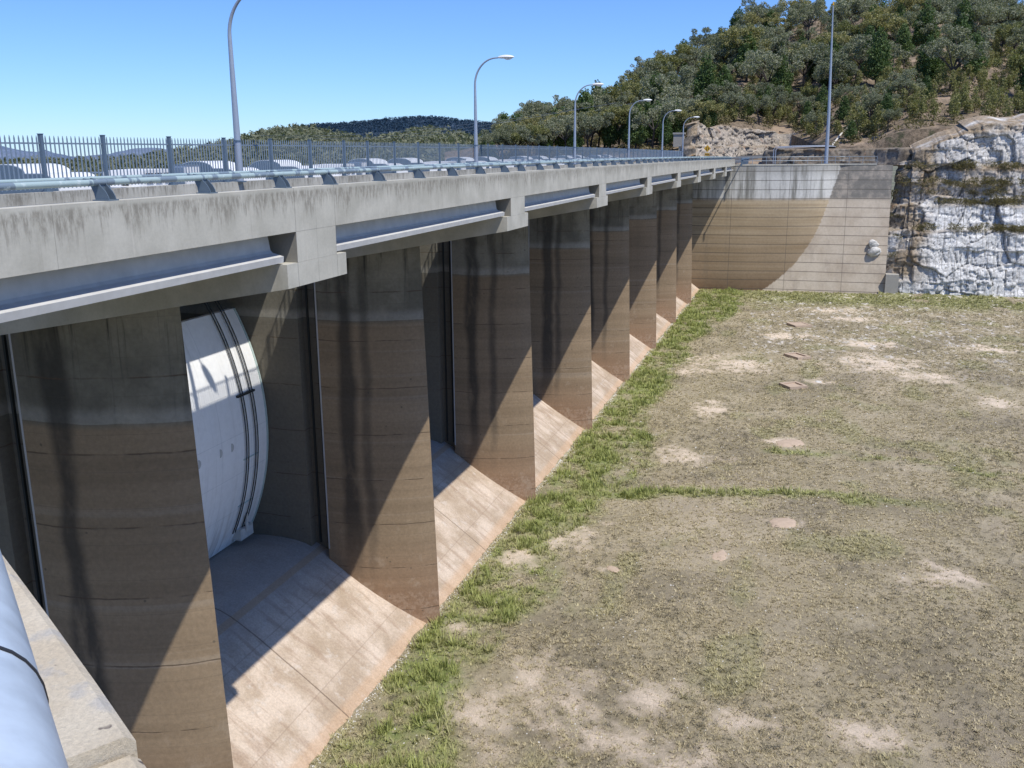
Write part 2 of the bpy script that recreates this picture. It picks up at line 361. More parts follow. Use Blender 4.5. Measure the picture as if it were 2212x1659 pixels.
M = dict(pier=m_pier(), crest=m_crest(), fascia=m_fascia(), head=m_fascia('headstock_concrete', .8), farwall=m_farwall(),
    rock=m_rock('cliff_rock'), cut=m_rock('road_cutting_rock', .6, False), darkrock=m_rock('dark_bank_rock', .6, False, .45),  # bank rock is mixed toward a dark brown stone colour
    hill=m_hillside(), ground=m_ground(), grass=m_grass(), pipe=m_pipe(), gate=m_gate(), asphalt=m_asphalt(), ledge=m_ledge(),
    girder=m_simple('girder_concrete', (.49, .485, .46, 1), .8, .22, 3.), slab=m_simple('deck_concrete', (.36, .34, .30, 1), .9, .15),
    galv=m_simple('galvanised_steel', (.23, .29, .35, 1), .45, .15, 4., .25), galvd=m_simple('grey_steel_posts', (.13, .18, .23, 1), .5, .15, 4., .2),
    bracket=m_simple('bracket_steel', (.12, .16, .20, 1), .5, .15, 6., .2), pole=m_simple('lamp_pole_steel', (.36, .40, .46, 1), .4, .12, 3., .3),
    bluepipe=m_simple('handrail_blue_paint', (.42, .49, .56, 1), .42, .35, 34., 0.), strip=m_simple('slot_edge_steel', (.42, .42, .42, 1), .6, .1),
    darkst=m_simple('dark_cable_steel', (.025, .03, .03, 1), .6, .2), white=m_simple('white_cover_paint', (.68, .69, .68, 1), .5, .08),
    lens=m_simple('lamp_lens', (.75, .78, .8, 1), .15, .05), seal=m_simple('gate_edge_seal', (.45, .55, .52, 1), .5, .1),
    dark=m_simple('dark_opening', (.02, .02, .022, 1), .6, .1), yellow=m_simple('sign_yellow', (.62, .34, .02, 1), .5, .08),
    black=m_simple('sign_black', (.02, .02, .02, 1), .5, .1), slabc=m_simple('buried_block_concrete', (.44, .34, .25, 1), .95, .25, 4., 0, .4),
    stone=m_simple('white_stone', (.56, .54, .49, 1), .9, .2, 5., 0, .5), metalblue=m_simple('barrier_blue_steel', (.12, .2, .30, 1), .5, .15),
    euc=m_leaf('gum_leaves', (.14, .155, .095, 1), (.28, .285, .20, 1)), gum2=m_leaf('olive_gum_leaves', (.14, .16, .05, 1), (.32, .285, .135, 1)),
    pine=m_leaf('cypress_pine_leaves', (.055, .095, .03, 1), (.115, .165, .055, 1), .05), bark=m_simple('dark_bark', (.055, .045, .038, 1), .9, .3, 2.),
    palebark=m_simple('pale_bark', (.36, .33, .29, 1), .9, .3, 2.), bush=m_leaf('dry_bush_leaves', (.10, .09, .04, 1), (.19, .16, .075, 1)),
    midwood=m_leaf('distant_wood_leaves', (.12, .14, .085, 1), (.27, .265, .185, 1)),
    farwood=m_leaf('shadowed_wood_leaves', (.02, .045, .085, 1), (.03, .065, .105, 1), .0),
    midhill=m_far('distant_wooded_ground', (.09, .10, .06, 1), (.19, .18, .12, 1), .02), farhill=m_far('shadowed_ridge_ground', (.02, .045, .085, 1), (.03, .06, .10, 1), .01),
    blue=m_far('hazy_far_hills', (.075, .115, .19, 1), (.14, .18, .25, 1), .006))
# ------------------------------------------------------------------ piers
def pier_plan():
    nose = [(0, 4.39), (-.42, 4.92), (-.80, 5.60), (-1.10, 6.35), (-1.34, 7.15), (-1.49, 7.95), (-1.55, 8.75)]
    P = []
    for a, b in zip(nose[:-1], nose[1:]):
        for k in range(3): P.append((a[0]+(b[0]-a[0])*k/3, a[1]+(b[1]-a[1])*k/3))
    P += [nose[-1]]
    left = P+[(-1.55, 9.62), (-1.0, 9.62), (-1.0, 10.6), (-1.55, 10.6), (-1.55, 29.)]
    right = [(-x, y) for x, y in reversed(left)]
    return left+right[:-1]
PLAN = pier_plan()
def soffit(y): return 19.74-.177*min(y, 9.4)
PTIP = .6
def make_pier():
    root = empty('spillway_pier')
    mb = MB(); n = len(PLAN); zs = [-.6, 4, 8, 12, 16]
    for k in range(len(zs)+1):
        for x, y in PLAN:
            z = zs[k] if k < len(zs) else (soffit(y)+.01 if y < 9.55 else 20.4)
            yy = y+(.0287*max(z, 0) if y < 8.8 else 0)*max(0., min(1., (8.8-y)/2.))
            mb.v.append((x, yy, z))
    for k in range(len(zs)):
        for i in range(n):
            j = (i+1) % n; a = k*n+i; b = k*n+j; mb.f.append((a, b, b+n, a+n))
    top = len(zs)*n; mb.f.append(tuple(top+i for i in range(n)))
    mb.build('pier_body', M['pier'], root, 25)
    for s in (-1, 1):
        q = MB().box(*sorted((s*1.56, s*1.48)), 9.555, 9.625, 3.95, 18.1); q.build('slot_edge_strip', M['strip'], root)
        q = MB().box(*sorted((s*1.0, s*1.09)), 9.85, 9.93, 4.0, 18.); q.box(*sorted((s*1.0, s*1.09)), 10.3, 10.38, 4.0, 18.); q.build('guide_rail', M['darkst'], root)
    return root
pier0 = make_pier()
PN = ['nearest the camera', 'just right of the white gate', 'third from the camera', 'fourth from the camera', 'fifth from the camera',
      'sixth from the camera', 'seventh from the camera', 'farthest, beside the abutment wall']
for i in range(8):
    o = pier0 if i == 0 else copy_tree(pier0)
    o.location = (X1+PTIP+i*S+(.14, .03, 0, 0, 0, 0, 0, 0)[i], 0, 0)
    tag(o, 'stained concrete spillway pier with pointed nose, '+PN[i], 'pier', 'spillway piers under the road bridge')
# ------------------------------------------------------------------ crest between the piers
prof = [(4.6, -.6), (4.93, -.02), (5.9, .73), (7.3, 1.76), (8.5, 2.62), (9.2, 3.12), (9.6, 3.38), (10.0, 3.64), (10.4, 3.86), (10.9, 4.07), (11.5, 4.2), (12.3, 4.26), (13.2, 4.26), (15, 4.1), (18, 3.2), (22, 1.4), (28, -3), (28, -6), (4.6, -6)]
tag(MB().prism(prof, 'x', 3.2, 163.6).build('spillway_crest', M['crest'], None, 20), 'sloping concrete spillway sill running between the pier feet', 'spillway sill')
# ------------------------------------------------------------------ radial gates
def make_gate():
    root = empty('radial_gate'); xa = -8.85+1.57; xb = 8.85-1.57; R = 12.0; yc, zc = 24.58, 10.3
    def arc(z, r=R): return yc-math.sqrt(r*r-(z-zc)**2)
    zz = [4.25+(15.85-4.25)*k/28 for k in range(29)]
    mb = MB()
    poly = [(arc(z), z) for z in zz]+[(arc(z, R-.22), z) for z in reversed(zz)]
    mb.prism(poly, 'x', xa+.12, xb-.12); mb.build('skin_plate', M['gate'], root, 30)
    for x0, x1_ in ((xa, xa+.115), (xb-.115, xb)):
        MB().prism([(arc(z, R+.03), z) for z in zz]+[(arc(z, R-.1), z) for z in reversed(zz)], 'x', x0, x1_).build('edge_seal', M['seal'], root, 30)
    for dx in (1.02, 1.22, 1.82, 2.0):
        pts = [(xb-dx, arc(z, R+.09), z) for z in zz[2:]]+[(xb-dx, 15.2, 18.2), (xb-dx, 15.6, 20.6)]
        MB().tube(pts, .03, 6).build('lifting_cable', M['darkst'], root)
    for z in (12.1, 9.0, 6.6):
        m = MB(); m.box(xb-2.25, xb-.85, arc(z)-.13, arc(z)+.05, z-.05, z+.05) if z > 12 else m.box(xb-2.15, xb-.9, arc(z)-.06, arc(z)+.05, z-.02, z+.02)
        m.build('cable_bracket', M['darkst'] if z > 12 else M['seal'], root)
    for dx in (3.1, 4.0, 5.6, 6.4):
        m = MB(); z = 9.9; y = arc(z)-.015
        c = [(xb-dx+.0, z-.2)]+[(xb-dx+.19*math.cos(a), z+.2*math.sin(a)) for a in [(-.5+k/8)*PI for k in range(9)]]+[(xb-dx, z+.2)]
        m.prism(c, 'y', y, y+.12); m.build('drain_cover', M['girder'], root)
    m = MB(); m.box(xb-1.6, xb-.5, arc(4.9)-.35, arc(4.9)+.1, 4.55, 5.1); m.tube([(xb-1.1, arc(5.3)-.2, 4.9), (xb-1.1, arc(5.6)-.1, 5.9)], .09, 8); m.build('lifting_lug', M['stone'], root)
    for s in (-1, 1):                    # arms back to the trunnion
        for z in (7.2, 13.4): MB().tube([(s*4.6, arc(z)+.2, z), (s*6.6, 24.2, 10.3)], .28, 8).build('gate_arm', M['gate'], root)
    return root
g0 = make_gate(); g0.location = (X1+PTIP+S/2, 0, 0)
tag(g0, 'white curved steel spillway gate with cables, half in shade between two piers', 'spillway gate')
# ------------------------------------------------------------------ road bridge
BX0, BX1 = 3.9, 162.3
bridge = empty('road_bridge', (0, 0, 0)); tag(bridge, 'long grey concrete road bridge carried over the spillway piers', 'road bridge')
def long_box(mb, x0, x1, y0, y1, z0, z1, step=3.):
    n = max(1, int((x1-x0)/step)); n0 = len(mb.v)
    for k in range(n+1):
        x = x0+(x1-x0)*k/n; mb.v += [(x, y0, z0), (x, y1, z0), (x, y1, z1), (x, y0, z1)]
    for k in range(n):
        a = n0+4*k
        for i in range(4): mb.f.append((a+i, a+(i+1) % 4, a+4+(i+1) % 4, a+4+i))
    mb.f += [(n0, n0+1, n0+2, n0+3), (n0+4*n+3, n0+4*n+2, n0+4*n+1, n0+4*n)]
    return mb
b = MB(); long_box(b, BX0, BX1, 0, .42, 21.09, PT); b.camber().build('parapet', M['fascia'], bridge)
b = MB(); long_box(b, BX0, BX1, 7.85, 8.17, 20.9, 21.98); b.camber().build('parapet', M['fascia'], bridge)
b = MB(); long_box(b, BX0, BX1, .42, 7.85, 21.02, 21.30); b.camber().build('deck_slab', M['slab'], bridge)
b = MB(); long_box(b, BX0, BX1, 1.1, 7.4, 21.304, 21.36); b.camber().build('road_surface', M['asphalt'], bridge)
Zh = 19.74
for i in range(-1, 9):
    xc = X1+i*S; xn = xc+S
    if i < 8:
        gx0 = xc+1.0 if i >= 0 else BX0; gx1 = min(xn-1.0, BX1+1.5)
        gs = xc+1.03 if i >= 0 else BX0; ge = xn-1.42
    else: gs, ge = xc+1.03, 0
    if i == 7: ge = xn-1.42
    if i == 8: gs, ge = None, None
    if gs is not None:
        gx = [.15, 2.9, 5.2, 6.9]
        for k, y in enumerate(gx):
            p = [(y+.02, 20.37), (y+.98, 20.37), (y+1., 20.52), (y+.68, 20.62), (y+.62, 21.03), (y+.42, 21.03), (y+.36, 20.66), (y+.30, 20.60), (y, 20.52)]
            q = MB(); q.prism(p, 'x', gs+.01, ge); 
            q.camber().build('girder', M['girder'], bridge, 20)
    if i >= 0 and i < 8:
        q = MB()
        # cap beam: wide ledge, tapering soffit, narrower upper web with the flush end panel
        q.prism([(0.0, Zh), (0.0, 20.33), (9.3, 20.33), (9.3, soffit(9.3)), (.0+.01, Zh)], 'x', xc-1.55, xc+1.55)
        q.prism([(0.002, 20.334), (.002, 21.085), (.44, 21.085), (.44, 21.015), (9.2, 21.015), (9.2, 20.334)], 'x', xc-1.03, xc+1.03)
        q.camber().build('cap_beam', M['head'], bridge)
        for s in (-1, 1):
            q = MB().box(xc+s*1.3-.18, xc+s*1.3+.18, .55, 1.3, 20.331, 20.36) if s > 0 else MB().box(xc-1.5, xc-1.1, .55, 1.3, 20.3315, 20.335)
            if s > 0: continue
# ------------------------------------------------------------------ guard rail on the near parapet
def posts_x():
    xs = []
    for i in range(-1, 8):
        for k in range(6):
            x = X1+i*S+1.2+3.06*k
            if 4.3 < x < 158.4: xs.append(x)
    return xs
PXS = posts_x()
rail = empty('guard_rail', (0, 0, 0)); tag(rail, 'double pipe guard rail with flaking pale green paint on the near parapet', 'guard rail')
for y, z, r, nm in ((.27, 22.475, .058, 'front_pipe'), (.60, 22.535, .04, 'rear_pipe')):
    xs = np.arange(BX0, BX1+.1, 1.5); q = MB().tube([(x, y, z+dz(x)) for x in xs], r, 12)
    for x in PXS: q.tube([(x+.12, y, z+dz(x)), (x+.18, y, z+dz(x))], r+.006, 12)
    q.build('pipe', M['pipe'], rail, 40)
def fin(mb, x, t=.018):
    c = [(.05, 0), (.38, 0), (.40, .12), (.47, .26), (.60, .37), (.60, .40), (.30, .41), (.22, .30), (.22, .27)]
    c = [(.03, 0), (.33, 0), (.35, .14), (.42, .28), (.58, .37), (.57, .40), (.40, .38), (.24, .34), (.20, .27), (.10, .17), (.05, .08)]
    mb.prism([(y, PT+z) for y, z in c], 'x', x-t/2, x+t/2)
for x in PXS:
    q = MB(); fin(q, x-.09); fin(q, x+.09); q.box(x-.14, x+.14, .02, .36, PT, PT+.022); q.box(x-.08, x+.08, .24, .27, PT+.06, PT+.3)
    q.v = [(a, b_, c+dz(x)) for a, b_, c in q.v]; q.build('rail_bracket', M['bracket'], rail)
# ------------------------------------------------------------------ palisade fence on the far kerb
fence = empty('palisade_fence', (0, 0, 0)); tag(fence, 'grey steel palisade fence with pointed pickets along the far kerb', 'fence')
FY = 8.02; FB = 21.98; FXS = [x+.80 for x in PXS if x+.80 < 158.2]
for x in FXS:
    q = MB().box(x-.05, x+.05, FY-.05, FY+.05, FB, FB+1.53); q.box(x-.06, x+.06, FY-.06, FY+.06, FB+1.53, FB+1.55); q.box(x-.12, x+.12, FY-.1, FY+.1, FB, FB+.02)
    q.prism([(FY+.05, FB+.02), (FY+.16, FB+.02), (FY+.05, FB+.3)], 'x', x-.01, x+.01)
    q.v = [(a, b_, c+dz(x)) for a, b_, c in q.v]; q.build('fence_post', M['galvd'], fence)
for xa, xb in zip(FXS[:-1], FXS[1:]):
    q = MB(); n = int(round((xb-xa)/.155)); 
    for k in range(1, n):
        x = xa+(xb-xa)*k/n; w = .021
        q.prism([(x-w, FB+.07), (x+w, FB+.07), (x+w, FB+1.42), (x, FB+1.5), (x-w, FB+1.42)], 'y', FY-.012, FY+.003)
    for z in (FB+.17, FB+1.27): q.box(xa+.05, xb-.05, FY+.004, FY+.04, z, z+.045)
    q.v = [(a, b_, c+dz(a)) for a, b_, c in q.v]; q.build('picket_panel', M['galv'], fence)
# ------------------------------------------------------------------ street lamps
LP = [(30.3, 27.4), (56.15, 27.7), (82.1, 27.9), (108.1, 27.55), (133.7, 27.2), (155.8, 26.9)]
def make_lamp():
    root = empty('street_lamp')
    H = 5.5; pts = [(0, 0, 0), (0, 0, 1.6), (0, 0, 3.6), (0, 0, H-.5)]; rad = [.125, .115, .09, .07]
    R = 1.35
    for k in range(1, 13):
        a = PI/2*k/12*.95; pts.append((0, -(R-R*math.cos(a)), H-.5+R*math.sin(a)*1.12)); rad.append(.065-.02*k/12)
    e = pts[-1]; pts.append((0, e[1]-.35, e[2]+.02)); rad.append(.04)
    MB().tube(pts, rad, 12).build('pole', M['pole'], root, 40)
    MB().box(-.16, .16, -.16, .16, -.02, .03).build('base_plate', M['galvd'], root)
    MB().tube([(0, 0, 1.42), (0, 0, 1.47)], .14, 12).build('clamp', M['galvd'], root)
    hx, hy, hz = 0, e[1]-.3, e[2]+.02
    body = MB(); n0 = 0; seg = 12; rings = []
    for j in range(9):
        u = j/8; y = hy-.95*u; w = .20*math.sin(PI*min(1, .12+.86*u))**.6+.02; rings.append((y, w))
    for y, w in rings:
        for k in range(seg):
            a = 2*PI*k/seg; c, s = math.cos(a), math.sin(a); body.v.append((w*c, y, hz+(.13*s if s > 0 else .07*s)*w/.2))
    for j in range(8):
        for k in range(seg): a = j*seg+k; b2 = j*seg+(k+1) % seg; body.f.append((a, b2, b2+seg, a+seg))
    body.f += [tuple(range(seg)), tuple(8*seg+k for k in range(seg))]
    hd = body.build('lamp_head', M['white'], root, 50)
    l = MB(); 
    for j in range(6):
        u = j/5; y = hy-.35-.5*u; w = .15*math.sin(PI*min(1, .2+.7*u))
        for k in range(9): a = PI+PI*k/8; l.v.append((w*math.cos(a), y, hz-.03+.10*math.sin(a)*w/.12))
    for j in range(5):
        for k in range(8): a = j*9+k; l.f.append((a, a+1, a+10, a+9))
    l.build('lens', M['lens'], hd, 50)
    return root
lamp0 = make_lamp()
LN = ['tall curved street lamp nearest the camera, its head cut off by the top edge', 'second street lamp, its arm and head against plain blue sky', 'third street lamp, its head before the foot of the wooded hill',
      'fourth street lamp, standing before the dark trees', 'fifth street lamp, standing before the brown slope with the concrete blocks', 'farthest street lamp, just left of the rock cutting']
for i, (x, zt) in enumerate(LP):
    o = lamp0 if i == 0 else copy_tree(lamp0)
    o.location = (x, FY-.18, 21.98+dz(x)); o.scale = (1, 1, [1., 1., 1.02, 1.03, 1.03, 1.03][i])
    tag(o, LN[i], 'street lamp', 'street lamps along the fence')
# ------------------------------------------------------------------ hoist deck and machinery beyond the road bridge
hoist = empty('hoist_bridge'); tag(hoist, 'concrete machinery deck beyond the fence behind the road bridge', 'hoist deck')
q = MB(); long_box(q, 4, 162, 10.8, 19.5, 20.42, 20.75); q.build('deck_slab', M['slab'], hoist)
q = MB(); long_box(q, 4, 162, 10.36, 10.8, 20.40, 21.3); q.build('edge_beam', M['slab'], hoist)
q = MB(); long_box(q, 4, 163, 18.9, 19.4, 13.5, 20.41); q.build('breast_beam', M['girder'], hoist)
q = MB()
for z in (21.75, 22.2): long_box(q, 4, 160, 18.95, 19.02, z, z+.07)
for x in np.arange(5, 160, 2.4): q.box(x, x+.06, 18.95, 19.01, 20.7, 22.2)
tag(q.build('deck_handrail', M['galv'], None), 'thin white handrail along the far side of the machinery deck', 'handrail')
def cover_profile(hump):
    # y,z outline of the gable: shoulder to the front (low y), hump to the back
    P = [(13.9, 20.75), (13.9, 21.75)]
    for k in range(9): a = PI-PI/2*k/8; P.append((14.7+.8*math.cos(a), 21.75+.62*math.sin(a)))
    P.append((15.3, 22.37))
    if hump:
        for k in range(13): a = PI-PI*k/12; P.append((16.3+.95*math.cos(a), 22.37+.33*math.sin(a)))
    P += [(17.4, 22.37), (17.4, 20.75)]
    return P
def make_cover():
    root = empty('hoist_cover')
    P = [(y-15.5, z-20.75) for y, z in cover_profile(True)]
    MB().prism(P, 'x', .02, 2.3).build('cover_shell', M['white'], root, 30)
    MB().prism([(y*.985, z*.985) for y, z in P], 'x', -.02, .019).build('shaded_end', M['galvd'], root)  # grey gable end: shade of the face turned from the sun, as colour
    MB().box(-.05, .1, -1.7, 2.0, .2, .26).build('access_rail', M['white'], root)
    return root
def make_cabinet():
    root = empty('electrical_cabinet')
    MB().box(0, 1.0, 0, .9, 0, 1.78).build('cabinet_body', M['white'], root); MB().box(-.02, 1.03, -.03, .93, 1.78, 1.83).build('cabinet_roof', M['galvd'], root)
    MB().box(-.012, -.002, .08, .82, .1, 1.7).build('shaded_door', M['galv'], root)  # grey of the door puts the shade of this front into the colour
    return root
def make_winch():
    root = empty('winch_housing')
    MB().box(0, 2.6, 0, 2.2, 0, .95).build('housing_base', M['white'], root)
    MB().prism([(.15, .952), (.5, 1.62), (2.3, 1.66), (2.5, .952)], 'y', .1, 2.1).build('housing_top', M['white'], root)
    for a in (.62, 1.22, 1.82): MB().box(a, a+.42, .06, .098, 1.08, 1.5).build('window', M['dark'], root)
    for a in (.5, 1.5): MB().box(-.03, -.002, a, a+.35, 1.0, 1.3).build('vent', M['dark'], root)
    MB().tube([(-.6, 1., .5), (-.02, 1., .5)], .25, 10).build('motor', M['galvd'], root)
    return root
HB = 20.75
cov, cab, win = make_cover(), make_cabinet(), make_winch()
covers = []; k = 0
nm = ['near', 'second', 'third', 'fourth', 'fifth', 'sixth']
for i in range(6):
    for j, off in enumerate((0.2, 6.4)):
        o = cov if (i, j) == (0, 0) else copy_tree(cov)
        o.location = (X1+S+i*S+off-S*(0), 15.5, HB)
        covers.append(o)
ORD = ['first', 'second', 'third', 'fourth', 'fifth', 'sixth', 'seventh', 'eighth', 'ninth', 'tenth', 'eleventh', 'twelfth', 'thirteenth']
o = copy_tree(cov); o.location = (X1+6.4, 15.5, HB); covers.insert(0, o)
for n_, o in enumerate(covers): tag(o, 'white humped hoist cover behind the fence, %s from the left' % ORD[n_], 'hoist cover', 'humped white hoist covers on the machinery deck')
for i in range(4):
    o = cab if i == 0 else copy_tree(cab); o.location = (X1+S-2.9+i*S, 14.6, HB)
    tag(o, 'white box cabinet behind the fence, just left of a humped cover, %s from the left' % ORD[i], 'cabinet', 'box cabinets on the machinery deck')
for i in range(5):
    o = win if i == 0 else copy_tree(win); o.location = (X1+11.6+i*S-(0 if i else 0), 14.6, HB)
    tag(o, 'low white winch housing with small dark windows, %s from the left' % ORD[i], 'winch housing', 'winch housings on the machinery deck')
# ------------------------------------------------------------------ near abutment, coping and handrail by the camera
edge = [(-2.2, -15.2), (-.6, -13.2), (.3, -12.05), (.87, -11.24), (.92, -11.165), (1.03, -11.0), (1.18, -10.77), (1.36, -10.49), (1.9, -9.5), (2.6, -8.0), (3.2, -6.2), (3.6, -4.), (3.8, -1.5), (3.88, 2.)]
def offs(path, d):
    out = []
    for i, p in enumerate(path):
        a = path[max(i-1, 0)]; c = path[min(i+1, len(path)-1)]; tx, ty = c[0]-a[0], c[1]-a[1]; l = math.hypot(tx, ty); out.append((p[0]-ty/l*d, p[1]+tx/l*d))
    return out
wallr = empty('near_abutment_wall'); tag(wallr, 'pale pitted concrete wall top beside the blue handrail at bottom left', 'wall')
inner = offs(edge, .48)
CZ = 22.2
mb = MB(); n = len(edge)
ins = offs(edge, .014)
for P, z in ((edge, -.6), (edge, CZ-.02), (ins, CZ), (inner, CZ), (inner, 20.8)):
    for p in P: mb.v.append((p[0], p[1], z))
def wall_piece(i0, i1, dzc):
    mb = MB(); idx = range(i0, i1); n = i1-i0
    e2 = [list(p) for p in edge]; n2 = [list(p) for p in inner]; m2 = [list(p) for p in ins]
    for arr in (e2, n2, m2):           # 6 mm gap at the joint
        ta = (Vector(arr[5])-Vector(arr[3])).normalized()*(.006 if i0 else -.006); arr[4] = [arr[4][0]+ta.x, arr[4][1]+ta.y]
    for P, z in ((e2, -.6), (e2, CZ-.012+dzc), (m2, CZ+dzc), (n2, CZ+dzc), (n2, 20.8)):
        for k in idx: mb.v.append((P[k][0], P[k][1], z))
    for r in range(4):
        for k in range(n-1): a = r*n+k; mb.f.append((a, a+1, a+n+1, a+n))
    j = 0 if i0 else n-1; mb.f.append(tuple(r*n+j for r in range(5)))
    mb.build('wall_length', M['ledge'], wallr)
wall_piece(4, len(edge), 0.); wall_piece(0, 5, -.022)
hr = empty('near_handrail'); tag(hr, 'blue grey painted pipe handrail close to the camera at bottom left', 'handrail')
pp = [un(px, py, 'z', 22.62) for px, py in ((0, 1225), (60, 1380), (100, 1520), (130, 1659))]
d0 = (Vector(pp[0])-Vector(pp[3])).normalized(); side = Vector((-d0.y, d0.x, 0))
base = Vector(pp[1]); RP = .055
cent = [base+d0*s_+side*RP*1.0-Vector((0, 0, .0)) for s_ in (-3., -1.5, -.5, 0, .4, .8)]
cent += [Vector((1.6, -9.9, 22.62))+Vector((-.35, .25, 0)), Vector((2.2, -8.0, 22.62)), Vector((2.9, -5, 22.62)), Vector((3.3, -1, 22.62))]
MB().tube([tuple(c) for c in cent], RP, 32).build('top_pipe', M['bluepipe'], hr, 40)
jc = base+d0*(-.095)+side*RP
MB().tube([tuple(jc-d0*.0018), tuple(jc+d0*.0018)], RP+.0012, 32).build('pipe_joint', M['dark'], hr, 40)
for s_ in (-1.5, 1.3):
    c = base+d0*s_+side*RP; MB().tube([(c.x, c.y, CZ-.0), (c.x, c.y, 22.58)], .03, 10).build('handrail_post', M['bluepipe'], hr, 40)
# ------------------------------------------------------------------ far abutment wall
ZT = 20.75
kx = [(30, 162.4), (6, 162.5), (2, 162.6), (-2, 163.0), (-4.9, 163.6), (-8, 164.2), (-10.7, 164.9), (-13.7, 166.1), (-15.2, 167.4), (-16.8, 168.8), (-20, 172), (-30, 185)]
ys_ = np.array([a for a, _ in kx][::-1], float); xs_ = np.array([b for _, b in kx][::-1], float)
yy = np.concatenate([np.linspace(24, 4, 12), np.linspace(3.7, -24.9, 150)]); zz = np.linspace(-.5, ZT, 90)
Yg, Zg = np.meshgrid(yy, zz, indexing='ij')
def xcyl(y): return np.interp(y, ys_, xs_)
def sm(y): return (xcyl(y-1)+xcyl(y)*2+xcyl(y+1))/4
Xc = sm(Yg); Xp = 163.7+.25*Zg+0*Yg; Xg = np.minimum(Xc, Xp)
right = (Xp < Xc).astype(float)*(Yg < 1)
Ysh = Yg+.07*(Zg/ZT)*np.clip((-Yg-10)/14., 0, 1)*(1.)*12.
ab = empty('abutment_wall'); tag(ab, 'high curved concrete abutment wall at the far end of the bridge', 'wall')
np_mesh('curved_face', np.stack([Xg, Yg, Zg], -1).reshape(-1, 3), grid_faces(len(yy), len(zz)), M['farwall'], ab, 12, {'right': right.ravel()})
q = MB()
ctop = [(float(np.minimum(sm(np.array(y)), 163.7+.25*ZT)), float(y)) for y in np.linspace(6, -22.4, 40)]
cin = [(x+1.2, y) for x, y in ctop]; n = len(ctop)
for P, z in ((ctop, ZT-.0), ([(x-.06, y) for x, y in ctop], ZT), ([(x-.06, y) for x, y in ctop], ZT+.22), (cin, ZT+.22), (cin, ZT-.5)):
    for p in P: q.v.append((p[0], p[1], z))
for r in range(4):
    for k in range(n-1): a = r*n+k; q.f.append((a, a+1, a+n+1, a+n))
q.build('coping', M['head'], ab)
# end face and pale corner of the wall beside the cliff
q = MB().box(163.4, 169.5, -26.9, -24.9, -.5, 3.4); q.build('wall_toe', M['slab'], ab)
# handrail on top
hr2 = empty('terrace_handrail'); tag(hr2, 'low grey pipe handrail on top of the abutment wall', 'handrail')
top = [(x+.5, y, ZT+.22) for x, y in ctop]
for h in (.55, 1.15): MB().tube([(x, y, z+h) for x, y, z in top], .035, 6).build('rail', M['galv'], hr2)
for k in range(0, n, 3): x, y, z = top[k]; MB().tube([(x, y, z), (x, y, z+1.15)], .035, 6).build('rail_post', M['galv'], hr2)
# fallen rocks on a small perch of the wall
o = None
for k, (py_, pz, s_) in enumerate(((-22.6, 8.2, .75), (-22.9, 6.9, .95))):
    V = []; 
    import bmesh as _b
    bm = _b.new(); _b.ops.create_icosphere(bm, subdivisions=3, radius=s_)
    for v in bm.verts:
        w = 1+.45*(fbm(np.array(v.co.x*1.7+9*k), np.array(v.co.z*1.7+v.co.y), 3, k)-.5)*2; v.co = Vector((v.co.x*.6, v.co.y*1., v.co.z*.85))*float(w)
    me = bpy.data.meshes.new('boulder'); bm.to_mesh(me); bm.free()
    o = finish(me, 'boulder', M['stone']); o.location = (163.7+.25*pz-.35, py_, pz)
    tag(o, ['upper white boulder caught on the abutment wall face near the cliff', 'lower and larger white boulder on the abutment wall face near the cliff'][k], 'boulder')
# ------------------------------------------------------------------ mast
mast = empty('mast'); mp = un(1784, 353, 'z', ZT+.2); mp = np.array([169.6, -14.4, ZT+.2])
mast.location = tuple(mp); tag(mast, 'very tall thin tapered steel mast on the abutment wall with a small lamp on top', 'mast')
MB().tube([(0, 0, 0), (0, 0.1, 8), (0.05, .65, 25.)], [.33, .25, .08], 14).build('mast_pole', M['pole'], mast, 40)
MB().tube([(0.05, .65, 25.), (0.05, .66, 25.5)], [.14, .10], 10).build('top_light', M['yellow'], mast, 40)
MB().box(-.5, .5, -.5, .5, -.05, .06).build('base_plate', M['galvd'], mast)
# ------------------------------------------------------------------ terrace, road
def flat(name, poly, z, mat, label=None, kind='structure'):
    q = MB(); q.v = [(x, y, z if not callable(z) else z(x, y)) for x, y in poly]; q.f = [tuple(range(len(poly)))]; o = q.build(name, mat); return tag(o, kind=kind)
flat('terrace', [(163.2, 14), (163.3, 2), (163.9, -2), (165.6, -9), (168.3, -14), (169.4, -23), (171, -27), (182, -27), (190, -10), (205, 14)], 20.70, M['hill'])
road = [(162.4, 4.2, 21.05), (168, 4.2, 21.05), (180, 3.8, 21.15), (192, 2.3, 21.6), (203, -1.5, 22.2), (212, -7, 22.7), (219, -14, 23.2), (224, -23, 23.7)]
q = MB()
for i, (x, y, z) in enumerate(road):
    a = road[max(i-1, 0)]; c = road[min(i+1, len(road)-1)]; tx, ty = c[0]-a[0], c[1]-a[1]; l = math.hypot(tx, ty); nx, ny = -ty/l, tx/l; w = 3.9
    q.v += [(x+nx*w, y+ny*w, z), (x-nx*w, y-ny*w, z)]
for i in range(len(road)-1): q.f.append((2*i, 2*i+1, 2*i+3, 2*i+2))
tag(q.build('road', M['asphalt']), kind='structure')
q = MB(); road = [(164.4, 4.2, 21.1)]+road[1:]
for i, (x, y, z) in enumerate(road):
    a = road[max(i-1, 0)]; c = road[min(i+1, len(road)-1)]; tx, ty = c[0]-a[0], c[1]-a[1]; l = math.hypot(tx, ty); nx, ny = -ty/l, tx/l
    q.v += [(x+nx*7, y+ny*7, z-.3), (x+nx*3.9, y+ny*3.9, z-.01), (x-nx*3.9, y-ny*3.9, z-.01), (x-nx*7.5, y-ny*7.5, z-.6)]
